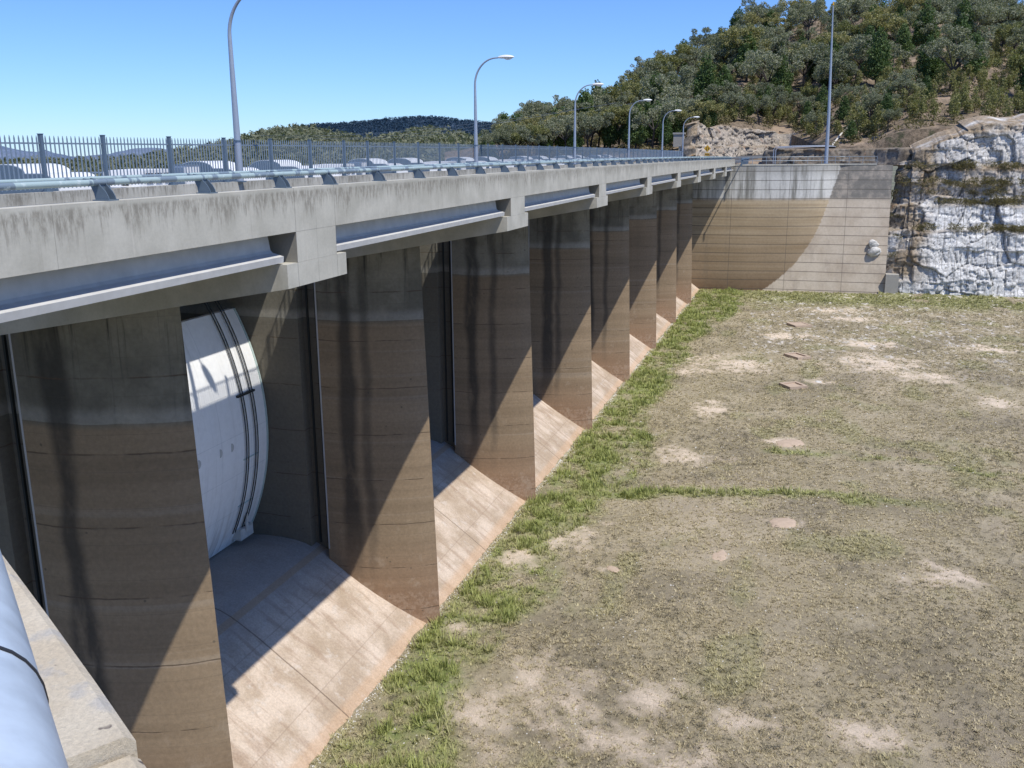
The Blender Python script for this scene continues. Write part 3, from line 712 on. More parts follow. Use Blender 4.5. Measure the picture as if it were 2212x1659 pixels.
for i in range(len(road)-1):
    for k in range(3): q.f.append((4*i+k, 4*i+k+1, 4*i+k+5, 4*i+k+4))
tag(q.build('road_verge', M['hill']), kind='structure')
gb = empty('roadside_barrier'); tag(gb, 'blue grey steel roadside barrier on posts beyond the end of the bridge', 'barrier')
q = MB(); xs = np.linspace(159, 178, 20)
for a, c in zip(xs[:-1], xs[1:]): q.box(a, c, -1.35+.0*a, -1.28, 21.75, 22.02)
q.build('rail', M['metalblue'], gb)
q = MB()
for a in xs[::2]: q.box(a, a+.12, -1.28, -1.15, 20.7, 22.0)
q.build('barrier_posts', M['galvd'], gb)
# warning sign
sg = empty('warning_sign', (176.5, 5.7+.35, 21.2), 0); tag(sg, 'yellow diamond road warning sign with a smaller yellow plate below it', 'road sign')
MB().tube([(0, 0, 0), (0, 0, 3.)], .04, 8).build('post', M['galvd'], sg)
d = .62; MB().prism([(0, 2.4-d), (d, 2.4), (0, 2.4+d), (-d, 2.4)], 'x', -.05, -.03).build('diamond_panel', M['yellow'], sg)
q = MB()
for (y0, z0, y1, z1) in ((-.22, 2.18, -.22, 2.6), (.05, 2.1, .2, 2.35), (.2, 2.35, .05, 2.7)): q.tube([(-.056, y0, z0), (-.056, y1, z1)], .045, 6)
q.build('symbol', M['black'], sg)
MB().box(-.05, -.03, -.42, .42, 1.15, 1.6).build('lower_panel', M['yellow'], sg)
q = MB().box(-.056, -.0505, -.3, -.12, 1.27, 1.48); q.box(-.056, -.0505, -.05, .1, 1.27, 1.48); q.box(-.056, -.0505, .17, .32, 1.27, 1.48); q.build('lettering', M['black'], sg)
# ------------------------------------------------------------------ rock faces
def rockface(name, path, z0, z1, batter, mat, step=.16, amp=1., seed=0, benches=(), weather=lambda z, s: 0*z, topvar=0., parent=None, ztop=None, back=12., backz=.5, cs=1.):
    """path of (x,y) points along the foot, going with decreasing y; face looks toward -x"""
    P = np.array(path, float); L = np.concatenate([[0], np.cumsum(np.hypot(*np.diff(P, axis=0).T))])
    nu = int(L[-1]/step)+1; nv = int((z1-z0)/step)+1
    s = np.linspace(0, L[-1], nu); t = np.linspace(0, 1, nv)
    Sg, Tg = np.meshgrid(s, t, indexing='ij')
    top = z1+topvar*(fbm(Sg*.12, 0*Sg+3.3, 3, seed+9)-.5)*2
    if ztop: top = top+np.interp(Sg, [a for a, _ in ztop], [b for _, b in ztop])
    Z = z0+(top-z0)*Tg
    bx = np.interp(Sg, L, P[:, 0]); by = np.interp(Sg, L, P[:, 1])
    tx = np.gradient(np.interp(s, L, P[:, 0]), s); ty = np.gradient(np.interp(s, L, P[:, 1]), s); l = np.hypot(tx, ty); nx = (-ty/l)[:, None]; ny = (tx/l)[:, None]   # into the hill
    wx = Sg+.35*(fbm(Sg*.4, Z*.4, 3, seed+20)-.5)*2; wz = Z+.35*(fbm(Sg*.4+7, Z*.4, 3, seed+21)-.5)*2
    r1, ox, oy, g1, q1 = voro(wx*cs*.15, wz*cs*.20, seed); r2, ox2, oy2, g2, q2 = voro(wx*cs*.55, wz*cs*.42, seed+5); r3, ox3, oy3, g3, q3 = voro(wx*1.9, wz*2.3, seed+8)
    h = (r1-.5)*1.7+ox*(q1-.5)*2.6+oy*(r1-.3)*1.0 + (r2-.5)*.75+ox2*(q2-.5)*.9+oy2*(r2-.4)*.3 + (r3-.5)*.26+ox3*(q3-.5)*.5+oy3*(r3-.5)*.4+(fbm(Sg*2, Z*2, 3, seed+30)-.5)*.24
    def blocks(u, v, cw, rh, sd):
        row = np.floor(v/rh+.35*fbm(u*.15, 0*u, 2, sd)); uu = u/cw+_h(row.astype(np.int64), row.astype(np.int64)*0+3, sd)*7+.25*np.sin(u*.5+row*2.1); cx = np.floor(uu); fx = uu-cx; fy = (v/rh)%1
        rr = _h(cx.astype(np.int64), row.astype(np.int64), sd+1); r4 = _h(cx.astype(np.int64), row.astype(np.int64), sd+2); r5 = _h(cx.astype(np.int64), row.astype(np.int64), sd+3)
        return (rr-.5)+(fx-.5)*(r4-.5)*1.2+(fy-.5)*(r5-.5)*1.1, np.minimum(fx, 1-fx)*cw, rr
    hb1, e1, rb1 = blocks(wx, wz, 2.3/cs, 2.6/cs, seed+101); hb2, e2, rb2 = blocks(wx+.3*wz, wz, .85/cs, 1.1/cs, seed+111)
    fr = np.clip((fbm(Sg*.25+2, Z*.3+1, 3, seed+121)-.4)/.2, .15, 1)
    h = (r1-.5)*1.2+ox*(q1-.5)*2.0+hb1*.85+hb2*.5*fr+(r3-.5)*.07+(fbm(Sg*2, Z*2, 3, seed+30)-.5)*.08
    cm = np.clip((fbm(Sg*.3+5, Z*.3, 3, seed+55)-.42)/.12, 0, 1)
    crack = np.clip(1-g1/.045, 0, 1)*(.3+.7*cm)+np.clip(1-e1/.12, 0, 1)*(rb1 > .35)*.7+np.clip(1-e2/.10, 0, 1)*(rb2 > .6)*cm*.8; crack = np.clip(crack, 0, 1.2)
    h = h*amp+crack*.5*amp
    d = batter*(Z-z0)+h
    wz_ = Z+.35*(fbm(Sg*.5, 0*Z+1.7, 3, seed+40)-.5)*2
    bm_ = 0*Z
    for zb, wdt in benches:
        d = d+wdt*np.clip((wz_-zb)/.25, 0, 1); bm_ = np.maximum(bm_, np.clip(1-np.abs(wz_-zb)/.45, 0, 1))
    V = np.stack([bx+nx*d, by+ny*d, Z], -1)
    crk = np.clip(crack*.75+bm_*.25, 0, 1)
    last = V[:, -1:, :].copy(); last[:, :, 0] += nx[:, :1]*back; last[:, :, 1] += ny[:, :1]*back; last[:, :, 2] += backz
    V = np.concatenate([V, last], 1); wlast = 1; Z = np.concatenate([Z, Z[:, -1:]], 1); Sg = np.concatenate([Sg, Sg[:, -1:]], 1); crk = np.concatenate([crk, 0*crk[:, -1:]], 1); bm_ = np.concatenate([bm_, bm_[:, -1:]], 1); nv += 1
    o = np_mesh(name, V.reshape(-1, 3), grid_faces(nu, nv), mat, parent, None, {'crack': crk.ravel(), 'weather': np.clip(weather(Z, Sg)*(.35+1.3*fbm(Sg*.35, Z*.5, 3, seed+77))+bm_*.6+(np.arange(nv)[None, :] > nv-4)*1.5, 0, 1).ravel()})
    return o, V
def wth(z, s): return np.clip((z-14.4)/1.5, 0, 1)*.75-np.clip((z-20.5)/1., 0, 1)*.45+np.clip((z-25.2)/1., 0, 1)*.9+np.clip((10.-s)/4., 0, 1)*1.3*np.clip((z-1)/3, 0, 1)
cliffpath = [(166.0, -22.6), (164.4, -25.6), (163.6, -27.5), (163.4, -36), (163.7, -46), (162, -60), (156.5, -80)]
cl, CV = rockface('rock_cliff', cliffpath, -.8, 26.3, .20, M['rock'], .15, .7, 3, ((10.3, .9), (14.3, 1.1), (20., .5)), wth, 2.0, ztop=[(0, -5.2), (4, -4.2), (8, -2.2), (13, -.4), (17, .5), (60, 0)], back=11., backz=1.6)
tag(cl, 'high blasted white and brown rock cliff with ledges to the right of the wall', 'cliff')
cut, KV = rockface('road_cutting', [(189.8, 9.6), (191.5, 7.9), (195, 5.2), (202, 1.8), (208, -2.), (211, -7), (209, -12), (200, -13)], 21.2, 27.4, .28, M['cut'], .17, .85, 17, ((24.0, .9),), lambda z, s: .45+0*z, 1.2, cs=1.5, ztop=[(0, -5.), (1.0, -2), (2, .8), (3.5, 1.9), (6, .4), (12, .8), (20, 0), (30, -1.2)], back=3., backz=-.6)
tag(cut, 'pale broken rock cutting beside the road behind the warning sign', 'rock cutting')
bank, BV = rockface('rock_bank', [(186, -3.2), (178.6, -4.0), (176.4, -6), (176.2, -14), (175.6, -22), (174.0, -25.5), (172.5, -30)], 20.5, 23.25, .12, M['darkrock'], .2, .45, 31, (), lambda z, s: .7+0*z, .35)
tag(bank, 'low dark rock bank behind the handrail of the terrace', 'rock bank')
# ------------------------------------------------------------------ terrain of the near hill
TB = [  # px, base dist, base z, ridge dist, ridge py
    (960, 230, 10, 300, 330), (1040, 205, 19, 300, 312), (1100, 203, 21, 310, 306), (1180, 201, 21.5, 320, 294), (1240, 199, 21.8, 330, 276), (1300, 198, 22, 340, 252), (1380, 196, 22, 360, 204),
    (1450, 196, 22.2, 375, 168), (1500, 196, 22.5, 385, 146), (1525, 199, 25.6, 390, 128), (1560, 203, 27.8, 400, 100), (1620, 212, 28.4, 412, 74), (1680, 219, 27.4, 425, 62), (1710, 214, 26.4, 428, 52), (1750, 200, 24.6, 432, 40),
    (1800, 182, 23.5, 436, 30), (1880, 181, 24.1, 440, 15), (1925, 181, 25.8, 442, 10), (1960, 181, 26.5, 444, 10), (2060, 183, 26.8, 450, 28), (2120, 184, 26.8, 450, 48), (2212, 187, 26.8, 450, 78), (2400, 192, 26.5, 450, 80), (2700, 202, 26.5, 450, 100)]
TA = np.array(TB, float)
def tz(px, d):
    b0 = np.interp(px, TA[:, 0], TA[:, 1]); bz = np.interp(px, TA[:, 0], TA[:, 2]); rd = np.interp(px, TA[:, 0], TA[:, 3]); rp = np.interp(px, TA[:, 0], TA[:, 4])
    rz = zof(px, rp, rd); t = (d-b0)/(rd-b0)
    z = bz+(rz-bz)*t if t <= 1 else rz-(d-rd)*.25
    x = 12*math.sin(px*.01); z += (2.2*(float(fbm(np.array(px*.02), np.array(d*.03), 3, 5))-.5)*2)*min(1, max(0, t*4))*min(1, max(.0, (1.15-t)*3))
    return z
pxs = sorted(set(list(range(960, 2701, 12))+[1505, 1515, 1737, 1748])); tt_ = np.concatenate([[-.001], np.linspace(0, 1, 60), [1.1, 1.3, 1.6]])
V = []
for px in pxs:
    ax, ay = azdir(px); b0 = float(np.interp(px, TA[:, 0], TA[:, 1])); rd = float(np.interp(px, TA[:, 0], TA[:, 3]))
    for t in tt_:
        d = b0+(rd-b0)*t
        if t < 0: V.append((CAM[0]+ax*(b0-1.5), CAM[1]+ay*(b0-1.5), tz(px, b0)-5)); continue
        V.append((CAM[0]+ax*d, CAM[1]+ay*d, tz(px, d)))
tag(np_mesh('wooded_hillside_ground', V, grid_faces(len(pxs), len(tt_)), M['hill'], None, 60), kind='structure')
def place(px, d):
    ax, ay = azdir(px); return (CAM[0]+ax*d, CAM[1]+ay*d, tz(px, d))
# ------------------------------------------------------------------ far hills
def layer(name, pts, d1, d0, z0, mat, bump_amp, nrow=24, step=10):
    A = np.array(pts, float); px = np.arange(A[0, 0], A[-1, 0]+1, step); V = []
    for p in px:
        rz = zof(p, float(np.interp(p, A[:, 0], A[:, 1])), d1); ax, ay = azdir(p)
        for k in range(nrow+4):
            t = k/nrow; d = d0+(d1-d0)*t; z = z0+(rz-z0)*t**1.2 if t <= 1 else rz-(t-1)*(d1-d0)*.5
            z += bump_amp*(float(fbm(np.array(p*.03), np.array(t*9.), 3, 2))-.5)*(1 if t < .9 else .5)
            V.append((CAM[0]+ax*d, CAM[1]+ay*d, z))
    o = np_mesh(name, V, grid_faces(len(px), nrow+4), mat, None, 60); tag(o, kind='structure'); return A
def wood(name, label, A, d0, d1, z0, n, mat, size, seed, ntri=26, tp=(0, 1)):
    """one mass of trees on a far hill: clumps of small leaf faces"""
    rg = np.random.default_rng(seed); Vs = []; 
    for _ in range(n):
        p = rg.uniform(A[0, 0], A[-1, 0]); t = rg.uniform(tp[0], tp[1])**.6; d = d0+(d1-d0)*t
        rz = zof(p, float(np.interp(p, A[:, 0], A[:, 1])), d1); ax, ay = azdir(p); z = z0+(rz-z0)*t**1.2
        c = np.array([CAM[0]+ax*d, CAM[1]+ay*d, z+size*.3]); s = size*rg.uniform(.6, 1.25)
        cen = rg.normal(size=(ntri, 3)); cen /= np.linalg.norm(cen, axis=1)[:, None]; cen *= np.array([.5, .5, .55])*s*rg.uniform(.5, 1., (ntri, 1)); cen[:, 2] = np.abs(cen[:, 2])
        off = rg.normal(size=(ntri, 3, 3))*s*.17; Vs.append((c+cen)[:, None, :]+off)
    V = np.concatenate(Vs).reshape(-1, 3); o = np_mesh(name, V, np.arange(len(V)).reshape(-1, 3), mat)
    return tag(o, label, 'woodland', None, 'stuff')
blueP = [(-500, 300), (-200, 322), (0, 317), (67, 327), (101, 323), (148, 336), (209, 336), (236, 329), (286, 321), (330, 319), (364, 323), (438, 330), (600, 332), (900, 336)]
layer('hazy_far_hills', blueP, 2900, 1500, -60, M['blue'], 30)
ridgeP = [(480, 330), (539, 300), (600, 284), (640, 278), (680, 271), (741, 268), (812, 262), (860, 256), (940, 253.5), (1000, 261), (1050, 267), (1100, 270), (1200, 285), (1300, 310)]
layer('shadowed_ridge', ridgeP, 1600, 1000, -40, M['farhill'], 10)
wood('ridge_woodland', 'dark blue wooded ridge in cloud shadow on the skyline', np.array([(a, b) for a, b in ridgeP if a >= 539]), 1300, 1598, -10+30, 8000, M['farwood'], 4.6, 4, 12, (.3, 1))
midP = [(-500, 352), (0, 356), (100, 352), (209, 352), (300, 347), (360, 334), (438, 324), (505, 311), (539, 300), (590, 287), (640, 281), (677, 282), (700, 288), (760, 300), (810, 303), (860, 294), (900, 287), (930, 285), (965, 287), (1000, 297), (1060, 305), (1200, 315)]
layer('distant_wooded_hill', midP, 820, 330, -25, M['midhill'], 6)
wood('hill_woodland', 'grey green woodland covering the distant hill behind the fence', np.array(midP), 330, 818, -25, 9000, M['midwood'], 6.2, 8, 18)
# ------------------------------------------------------------------ trees
def leaves(cl, per, size, flat_=.6, seed=0):
    rg = np.random.default_rng(seed); out = []
    for (c, r, squash) in cl:
        n = int(per*r*r); dv = rg.normal(size=(n, 3)); dv /= np.linalg.norm(dv, axis=1)[:, None]
        dv *= (rg.uniform(.35, 1., (n, 1))**.5)*r*rg.uniform(.85, 1.15, (n, 1)); dv[:, 2] *= squash
        cen = np.array(c)+dv; a = rg.normal(size=(n, 3)); b = rg.normal(size=(n, 3)); a /= np.linalg.norm(a, axis=1)[:, None]
        b -= (a*b).sum(1)[:, None]*a; b /= np.linalg.norm(b, axis=1)[:, None]; sz = size*rg.uniform(.6, 1.4, (n, 1)); a = a*sz; b = b*sz*flat_
        out.append(np.stack([cen-a, cen-b*.9, cen+a, cen+b], 1))
    V = np.concatenate(out).reshape(-1, 3); return V, np.arange(len(V)).reshape(-1, 4)
def mk_tree(kind, seed):
    rd = random.Random(seed); root = empty({'gum': 'gum_tree', 'olive': 'gum_tree', 'pine': 'cypress_pine'}[kind]); tr = MB(); cl = []
    if kind in ('gum', 'olive'):
        H = rd.uniform(4.0, 5.4); lean = rd.uniform(-.6, .6); top = Vector((lean, rd.uniform(-.5, .5), H*.62))
        tr.tube([(0, 0, -.6), (lean*.3, 0, H*.3), tuple(top)], [.26, .21, .16], 7)
        for k in range(rd.randint(5, 7)):
            a = 2*PI*k/6+rd.uniform(-.4, .4); L = rd.uniform(1.6, 3.2); tip = top+Vector((math.cos(a)*L, math.sin(a)*L, rd.uniform(1.4, 3.8)))
            mid = top*.5+tip*.5+Vector((0, 0, .3)); tr.tube([tuple(top), tuple(mid), tuple(tip)], [.12, .08, .04], 5)
            for _ in range(rd.randint(4, 6)):
                r = rd.uniform(.5, .98); cl.append((tuple(tip+Vector((rd.uniform(-1.4, 1.4), rd.uniform(-1.4, 1.4), rd.uniform(-1.0, 1.0)))), r, .75))
        per = 150
    else:
        H = rd.uniform(6.5, 8.5); tr.tube([(0, 0, -.6), (0, 0, H*.5), (.1, 0, H*.92)], [.2, .13, .04], 7)
        for k in range(26):
            u = k/25; z = H*(.2+.8*u); w = (1.75*(1-u)**.65+.25)*(.7 if u < .08 else 1); a = k*2.4+rd.uniform(-.5, .5); q = w*rd.uniform(.35, .75)
            cl.append(((math.cos(a)*q, math.sin(a)*q, z), w*rd.uniform(.5, .72), .9))
            if k % 3 == 0: tr.tube([(0, 0, z-.3), (math.cos(a)*q, math.sin(a)*q, z)], [.05, .02], 4)
        per = 190
    tr.build('trunk', M['bark'] if kind != 'gum' or seed % 2 else M['bark'], root)
    V, Fq = leaves(cl, per*1.7, .145, .55, seed); np_mesh('crown', V, Fq, M[{'gum': 'euc', 'olive': 'gum2', 'pine': 'pine'}[kind]], root)
    return root
protos = [(k, mk_tree(k, s)) for k, s in (('gum', 1), ('gum', 2), ('gum', 3), ('gum', 9), ('olive', 4), ('olive', 5), ('pine', 6), ('pine', 7), ('pine', 8))]
used = set(); rd = random.Random(5)
def zone(px, d):
    if px < 1240: return 'at the far left foot of the hill'
    if px < 1510: return 'on the slope left of the cutting'
    if px < 1780: return 'above the cutting, left of the mast'
    return 'right of the mast, above the cliff'
def plant(px, d, kinds, sc):
    sc *= 1.5*(.78 if px < 1260 else .9)
    ks = [i for i, (k, _) in enumerate(protos) if k in kinds]; i = rd.choice(ks); k, pr = protos[i]
    if i in used: o = copy_tree(pr)
    else: o = pr; used.add(i)
    x, y, z = place(px, d); o.location = (x, y, z-.1); o.rotation_euler = (0, 0, rd.uniform(0, 6.28)); s_ = sc*rd.uniform(.85, 1.2); o.scale = (s_*rd.uniform(.9, 1.1), s_*rd.uniform(.9, 1.1), s_)
    zn = zone(px, d)
    tag(o, {'gum': 'grey green gum tree with open crown, ', 'olive': 'olive green gum tree, ', 'pine': 'dark green cypress pine, '}[k]+zn, 'tree', 'trees '+zn)
for px in np.linspace(1045, 1500, 34): plant(px+rd.uniform(-6, 6), 205+rd.uniform(-2, 14)+max(0, 0), ('gum', 'olive', 'olive', 'pine'), .82 if px > 1130 else .7)
n = 0
while n < 224:
    px = rd.uniform(1085, 2260); b0 = float(np.interp(px, TA[:, 0], TA[:, 1])); rdg = float(np.interp(px, TA[:, 0], TA[:, 3])); t = rd.random()
    lo = .05 if px < 1500 else (.03 if px < 1740 else .06)
    t = lo+(1-lo)*t**.95; d = b0+(rdg-b0)*t
    plant(px, d, ('gum', 'gum', 'olive', 'pine', 'pine') if t > .12 else ('pine', 'gum'), 1.1 if t > .14 else .62); n += 1
for k_ in range(20):
    px = rd.uniform(1600, 1925); b0 = float(np.interp(px, TA[:, 0], TA[:, 1])); plant(px, b0+rd.uniform(2, 26), ('pine', 'gum', 'pine'), rd.uniform(.38, .6))
for px in range(1110, 2240, 36): rdg = float(np.interp(px, TA[:, 0], TA[:, 3])); plant(px+rd.uniform(-8, 8), rdg*rd.uniform(.98, 1.0), ('gum', 'pine', 'olive'), 1.1)
# young trees too many to count on the lower slope
cl = []; tr = MB()
for _ in range(330):
    px = rd.uniform(1500, 2290); b0 = float(np.interp(px, TA[:, 0], TA[:, 1])); rdg = float(np.interp(px, TA[:, 0], TA[:, 3])); t = .02+.5*rd.random()**1.3; x, y, z = place(px, b0+(rdg-b0)*t); hh = rd.uniform(2.2, 5.)
    tr.tube([(x, y, z-.3), (x+.1, y, z+hh*.7)], [.07, .03], 4)
    for k in range(6): u = k/5; cl.append(((x+rd.uniform(-.4, .4), y+rd.uniform(-.4, .4), z+hh*(.35+.65*u)), .55+.35*(1-u), .9))
V, Fq = leaves(cl, 190, .16, .5, 79); tag(np_mesh('young_tree_thicket', V, Fq, M['gum2']), 'thin young trees scattered over the lower hillside between the larger trees', 'saplings', None, 'stuff')
tag(tr.build('young_tree_stems', M['bark']), 'thin dark stems of the young trees on the lower hillside', 'stems', None, 'stuff')
# trees beyond the three hundred largest: the upper slope as one mass
cl = []; tr = MB()
for _ in range(250):
    px = rd.uniform(1180, 2290); b0 = float(np.interp(px, TA[:, 0], TA[:, 1])); rdg = float(np.interp(px, TA[:, 0], TA[:, 3])); t = .25+.74*rd.random(); x, y, z = place(px, b0+(rdg-b0)*t); hh = rd.uniform(4.5, 8.)
    tr.tube([(x, y, z-.3), (x+.3, y, z+hh*.7)], [.16, .08], 5)
    for k in range(7): a = rd.uniform(0, 6.28); q_ = rd.uniform(0, hh*.33); cl.append(((x+q_*math.cos(a), y+q_*math.sin(a), z+hh*rd.uniform(.6, 1.)), rd.uniform(.6, 1.25), .75))
V, Fq = leaves(cl, 120, .21, .55, 81); tag(np_mesh('upper_slope_wood', V, Fq, M['euc']), 'further gum trees filling the upper wooded slope between the larger crowns', 'woodland', None, 'stuff')
tag(tr.build('upper_slope_stems', M['bark']), 'dark stems of the further gum trees on the upper slope', 'stems', None, 'stuff')
# undergrowth
cl = []
for _ in range(1300):
    px = rd.uniform(1090, 2300); b0 = float(np.interp(px, TA[:, 0], TA[:, 1])); rdg = float(np.interp(px, TA[:, 0], TA[:, 3])); d = b0+(rdg-b0)*rd.random()**1.2+1; x, y, z = place(px, d)
    r = rd.uniform(.5, 1.6); cl.append(((x, y, z+r*.5), r, .8))
V, Fq = leaves(cl, 60, .22, .5, 77); tag(np_mesh('undergrowth', V, Fq, M['bush']), 'low dry scrub scattered between the trees on the hillside', 'scrub', None, 'stuff')
# fallen pale logs / pipeline on the slope
pl = empty('slope_pipeline'); tag(pl, 'pale grey pipeline running diagonally up the slope behind the mast', 'pipeline')
pts = []
for px, py, d in ((1790, 318, 182), (1815, 300, 192), (1850, 272, 206), (1880, 250, 218)): x, y, z = place(px, d); pts.append((x, y, z+.35))
MB().tube(pts, .16, 8).build('pipe', M['stone'], pl, 40)
pts = [(175.2, -5.6, 20.8), (175.2, -5.6, 23.4), (175.3, -5.9, 23.75), (175.6, -9, 23.9), (176.5, -14.6, 23.95), (178.6, -15.6, 23.9)]
tp = MB().tube(pts, .07, 8); tp.tube([(x, y-.35, z-.14) for x, y, z in pts], .07, 8)
tag(tp.build('service_pipes', M['pole'], None, 40), 'pair of thin pale pipes climbing the dark rock bank left of the mast', 'pipes')
for k, (px, d, w, h) in enumerate(((1475, 196.5, 1.6, 2.), (1466, 204, 2.2, 2.4))):
    x, y, z = place(px, d); q = MB().box(-w*.3, w*.3, -w/2, w/2, -.5, h*.85); q.box(-w*.32-.1, w*.32, -w/2-.15, w/2+.15, h*.85, h)
    o = q.build('concrete_block', M['slab']); o.location = (x, y, z+(0 if k == 0 else 1.0)); tag(o, ['low square concrete block near the fence end beside the last lamps', 'upper dark concrete block on the slope behind the last lamps'][k], 'concrete block')
# shrubs on the ledges of the cliff
bp = []
for s_ in range(3):
    rg = random.Random(s_+50); c = [((rg.uniform(-.5, .5), rg.uniform(-.9, .9), rg.uniform(.1, .7)), rg.uniform(.3, .6), .8) for _ in range(6)]
    V, Fq = leaves(c, 330, .10, .3, s_+60); bp.append((V, Fq))
bm0 = []
for s_, (V, Fq) in enumerate(bp): bm0.append(np_mesh('ledge_bush', V, Fq, M['bush']))
nu = CV.shape[0]; cnt = 0
spots = [(rd.uniform(-28, -46), z) for z in [10.5]*12+[14.6]*15+[20.2]*11+[17.5]*12+[16.2]*8]+[(-25.9, z) for z in (6.2, 9.0, 12.2, 15.5, 18.3)]
for k, (yt, zt) in enumerate(spots):
    dd = np.abs(CV[:, :, 1]-yt)+np.abs(CV[:, :, 2]-zt); i, j = np.unravel_index(np.argmin(dd), dd.shape); p = CV[i, j]
    o = bm0[k] if k < 3 else bm0[k % 3].copy()
    if k >= 3: COL.objects.link(o)
    o.location = (p[0]-.15, p[1], p[2]); o.rotation_euler = (0, 0, rd.uniform(-.5, .5)); s_ = rd.uniform(1., 1.9); o.scale = (s_*.7, s_*1.2, s_*.8)
    lv = 'on the lowest ledge of the cliff' if abs(zt-10.5) < .1 else 'on the middle ledge of the cliff' if abs(zt-14.6) < .1 else 'on the broken upper cliff' if yt < -26 else 'in the gully between wall and cliff'
    tag(o, 'dry brown green bush '+lv, 'bush', 'bushes '+lv)
# ------------------------------------------------------------------ lake bed and grass
BARE = []
for px, py, rx, ry in ((995, 1360, .7, .8), (1330, 1230, .5, .7), (1555, 1203, .7, .8), (1690, 1130, .8, 1.), (1700, 957, 1.1, 1.3), (1110, 1210, 1.5, 1.0), (1200, 1490, 2.2, 2.2), (1390, 1510, 1.4, 1.5), (1050, 1555, 1.6, 1.4),
        (1300, 1600, 1.5, 2.2), (1900, 790, 4.6, 5.2), (1990, 812, 2.5, 4.), (1880, 745, 2.6, 3.6), (1560, 785, 3.6, 4.6), (1500, 800, 2., 2.5), (1540, 885, 3., 1.6), (2140, 755, 2.6, 3.), (1800, 672, 2.5, 3.2), (1700, 728, 2.5, 3.2), (1480, 985, 1.6, 2.2),
        (1450, 1640, 1.2, 1.6), (1620, 1560, .9, 1.3), (1860, 1590, 1., 1.6), (1840, 690, 2., 3.), (2060, 1250, 1.5, 2.), (1320, 1130, 1., .6), (1250, 1170, 2., 1.6), (2150, 870, 2, 2.), (1760, 825, 1., 1.6)):
    p_ = un(px, py, 'z', 0.); BARE.append((p_[0], p_[1], rx, ry))
GL1 = [un(a_, b_, 'z', 0.)[:2] for a_, b_ in ((1190, 1090), (1320, 1068), (1493, 1060), (1758, 1070), (1900, 1082), (2033, 1092), (2150, 1100), (2300, 1108))]
GL2 = [un(a_, b_, 'z', 0.)[:2] for a_, b_ in ((1640, 965), (1702, 976), (1850, 985), (1978, 999), (2110, 1020), (2212, 1037), (2400, 1060))]
def dline(x, y, L): L = sorted([(q_[1], q_[0]) for q_ in L]); return x-np.interp(y, [q_[0] for q_ in L], [q_[1] for q_ in L])
def fields(x, y):
    n1 = fbm(x*.18, y*.3, 4, 50); n2 = fbm(x*.7, y*.7, 4, 60); n3 = fbm(x*2.3, y*2.3, 3, 61); bare = 0*x
    for bx, by, rx, ry in BARE:
        d = np.hypot((x-bx)/rx, (y-by)/ry); bare = np.maximum(bare, np.clip((1.3-d+(n2-.5)*2.4+(n3-.5)*1.8)/1.3, 0, 1))
    bare = np.maximum(bare, np.clip((fbm(x*.11+9, y*.2, 5, 71)-.60)/.25, 0, 1)*.25)
    toe = 4.9-y                                   # distance from the foot of the sill
    wid = 3.2+4.2*n1+2.*np.clip(1-np.abs(x-66)/14, 0, 1)+np.clip((x-115)/25, 0, 1)*3.
    g = np.clip((wid-toe)/1.2, 0, 1)*np.clip(toe/.5, 0, 1)
    g = g*np.clip(.62+(n2-.45)*2.4+(n3-.5)*1.0, 0, 1)
    y1, y1b = GL1[0][1], GL1[-1][1]; y2 = GL2[0][1]
    g = np.maximum(g, (.85-.2*np.clip((-y-8)/8, 0, 1))*np.clip((1.3-np.abs(dline(x, y, GL1)+(n2-.5)*2.4))/1., 0, 1)*np.clip((y+24)/7, 0, 1)*np.clip((y1+1-y)/1, 0, 1)*np.clip(.1+1.9*n2, 0, 1))
    g = np.maximum(g, .65*np.clip((1.2-np.abs(dline(x, y, GL2)+(n2-.5)*2.4))/.9, 0, 1)*np.clip((y2+.5-y)/1.5, 0, 1)*np.clip((n2-.25)*3, 0, 1))
    g = np.maximum(g, .55*np.clip((x-146)/8, 0, 1)*(n1 > .3)); g = np.maximum(g, .25*np.clip((n1-.6)/.1, 0, 1))
    g = g*(1-bare*.8)
    chalk = np.clip((fbm(x*1.1, y*2.2, 4, 90)-.66)/.03, 0, 1)*np.clip((x-100)/15, 0, 1)*(y < -5)
    return bare, np.clip(g, 0, 1), chalk
gx = np.concatenate([np.arange(-30, 24, 2.), np.arange(24, 90, .3), np.arange(90, 172, .5)]); gy = np.concatenate([np.arange(-140, -52, 3.), np.arange(-52, 6.2, .3)])
GX, GY = np.meshgrid(gx, gy, indexing='ij'); bare, green, chalk = fields(GX, GY)
GZ = .10*(fbm(GX*.5, GY*.5, 4, 3)-.5)*2+.08*(fbm(GX*2., GY*2., 2, 4)-.5)+.02
GZ += np.clip((GX-158)/8, 0, 1)*.5*(GY < -24)
def gz(x, y): return .10*(fbm(x*.5, y*.5, 4, 3)-.5)*2+.08*(fbm(x*2., y*2., 2, 4)-.5)+.02+np.clip((x-158)/8, 0, 1)*.5*(y < -24)
tag(np_mesh('dry_lakebed', np.stack([GX, GY, GZ], -1).reshape(-1, 3), grid_faces(len(gx), len(gy)), M['ground'], None, 80, {'bare': bare.ravel(), 'green': green.ravel(), 'chalk': chalk.ravel()}), kind='structure')
q = MB(); q.quad((-6000, -6000, -8), (9000, -6000, -8), (9000, 9000, -8), (-6000, 9000, -8)); tag(q.build('ground', M['midhill']), kind='structure')
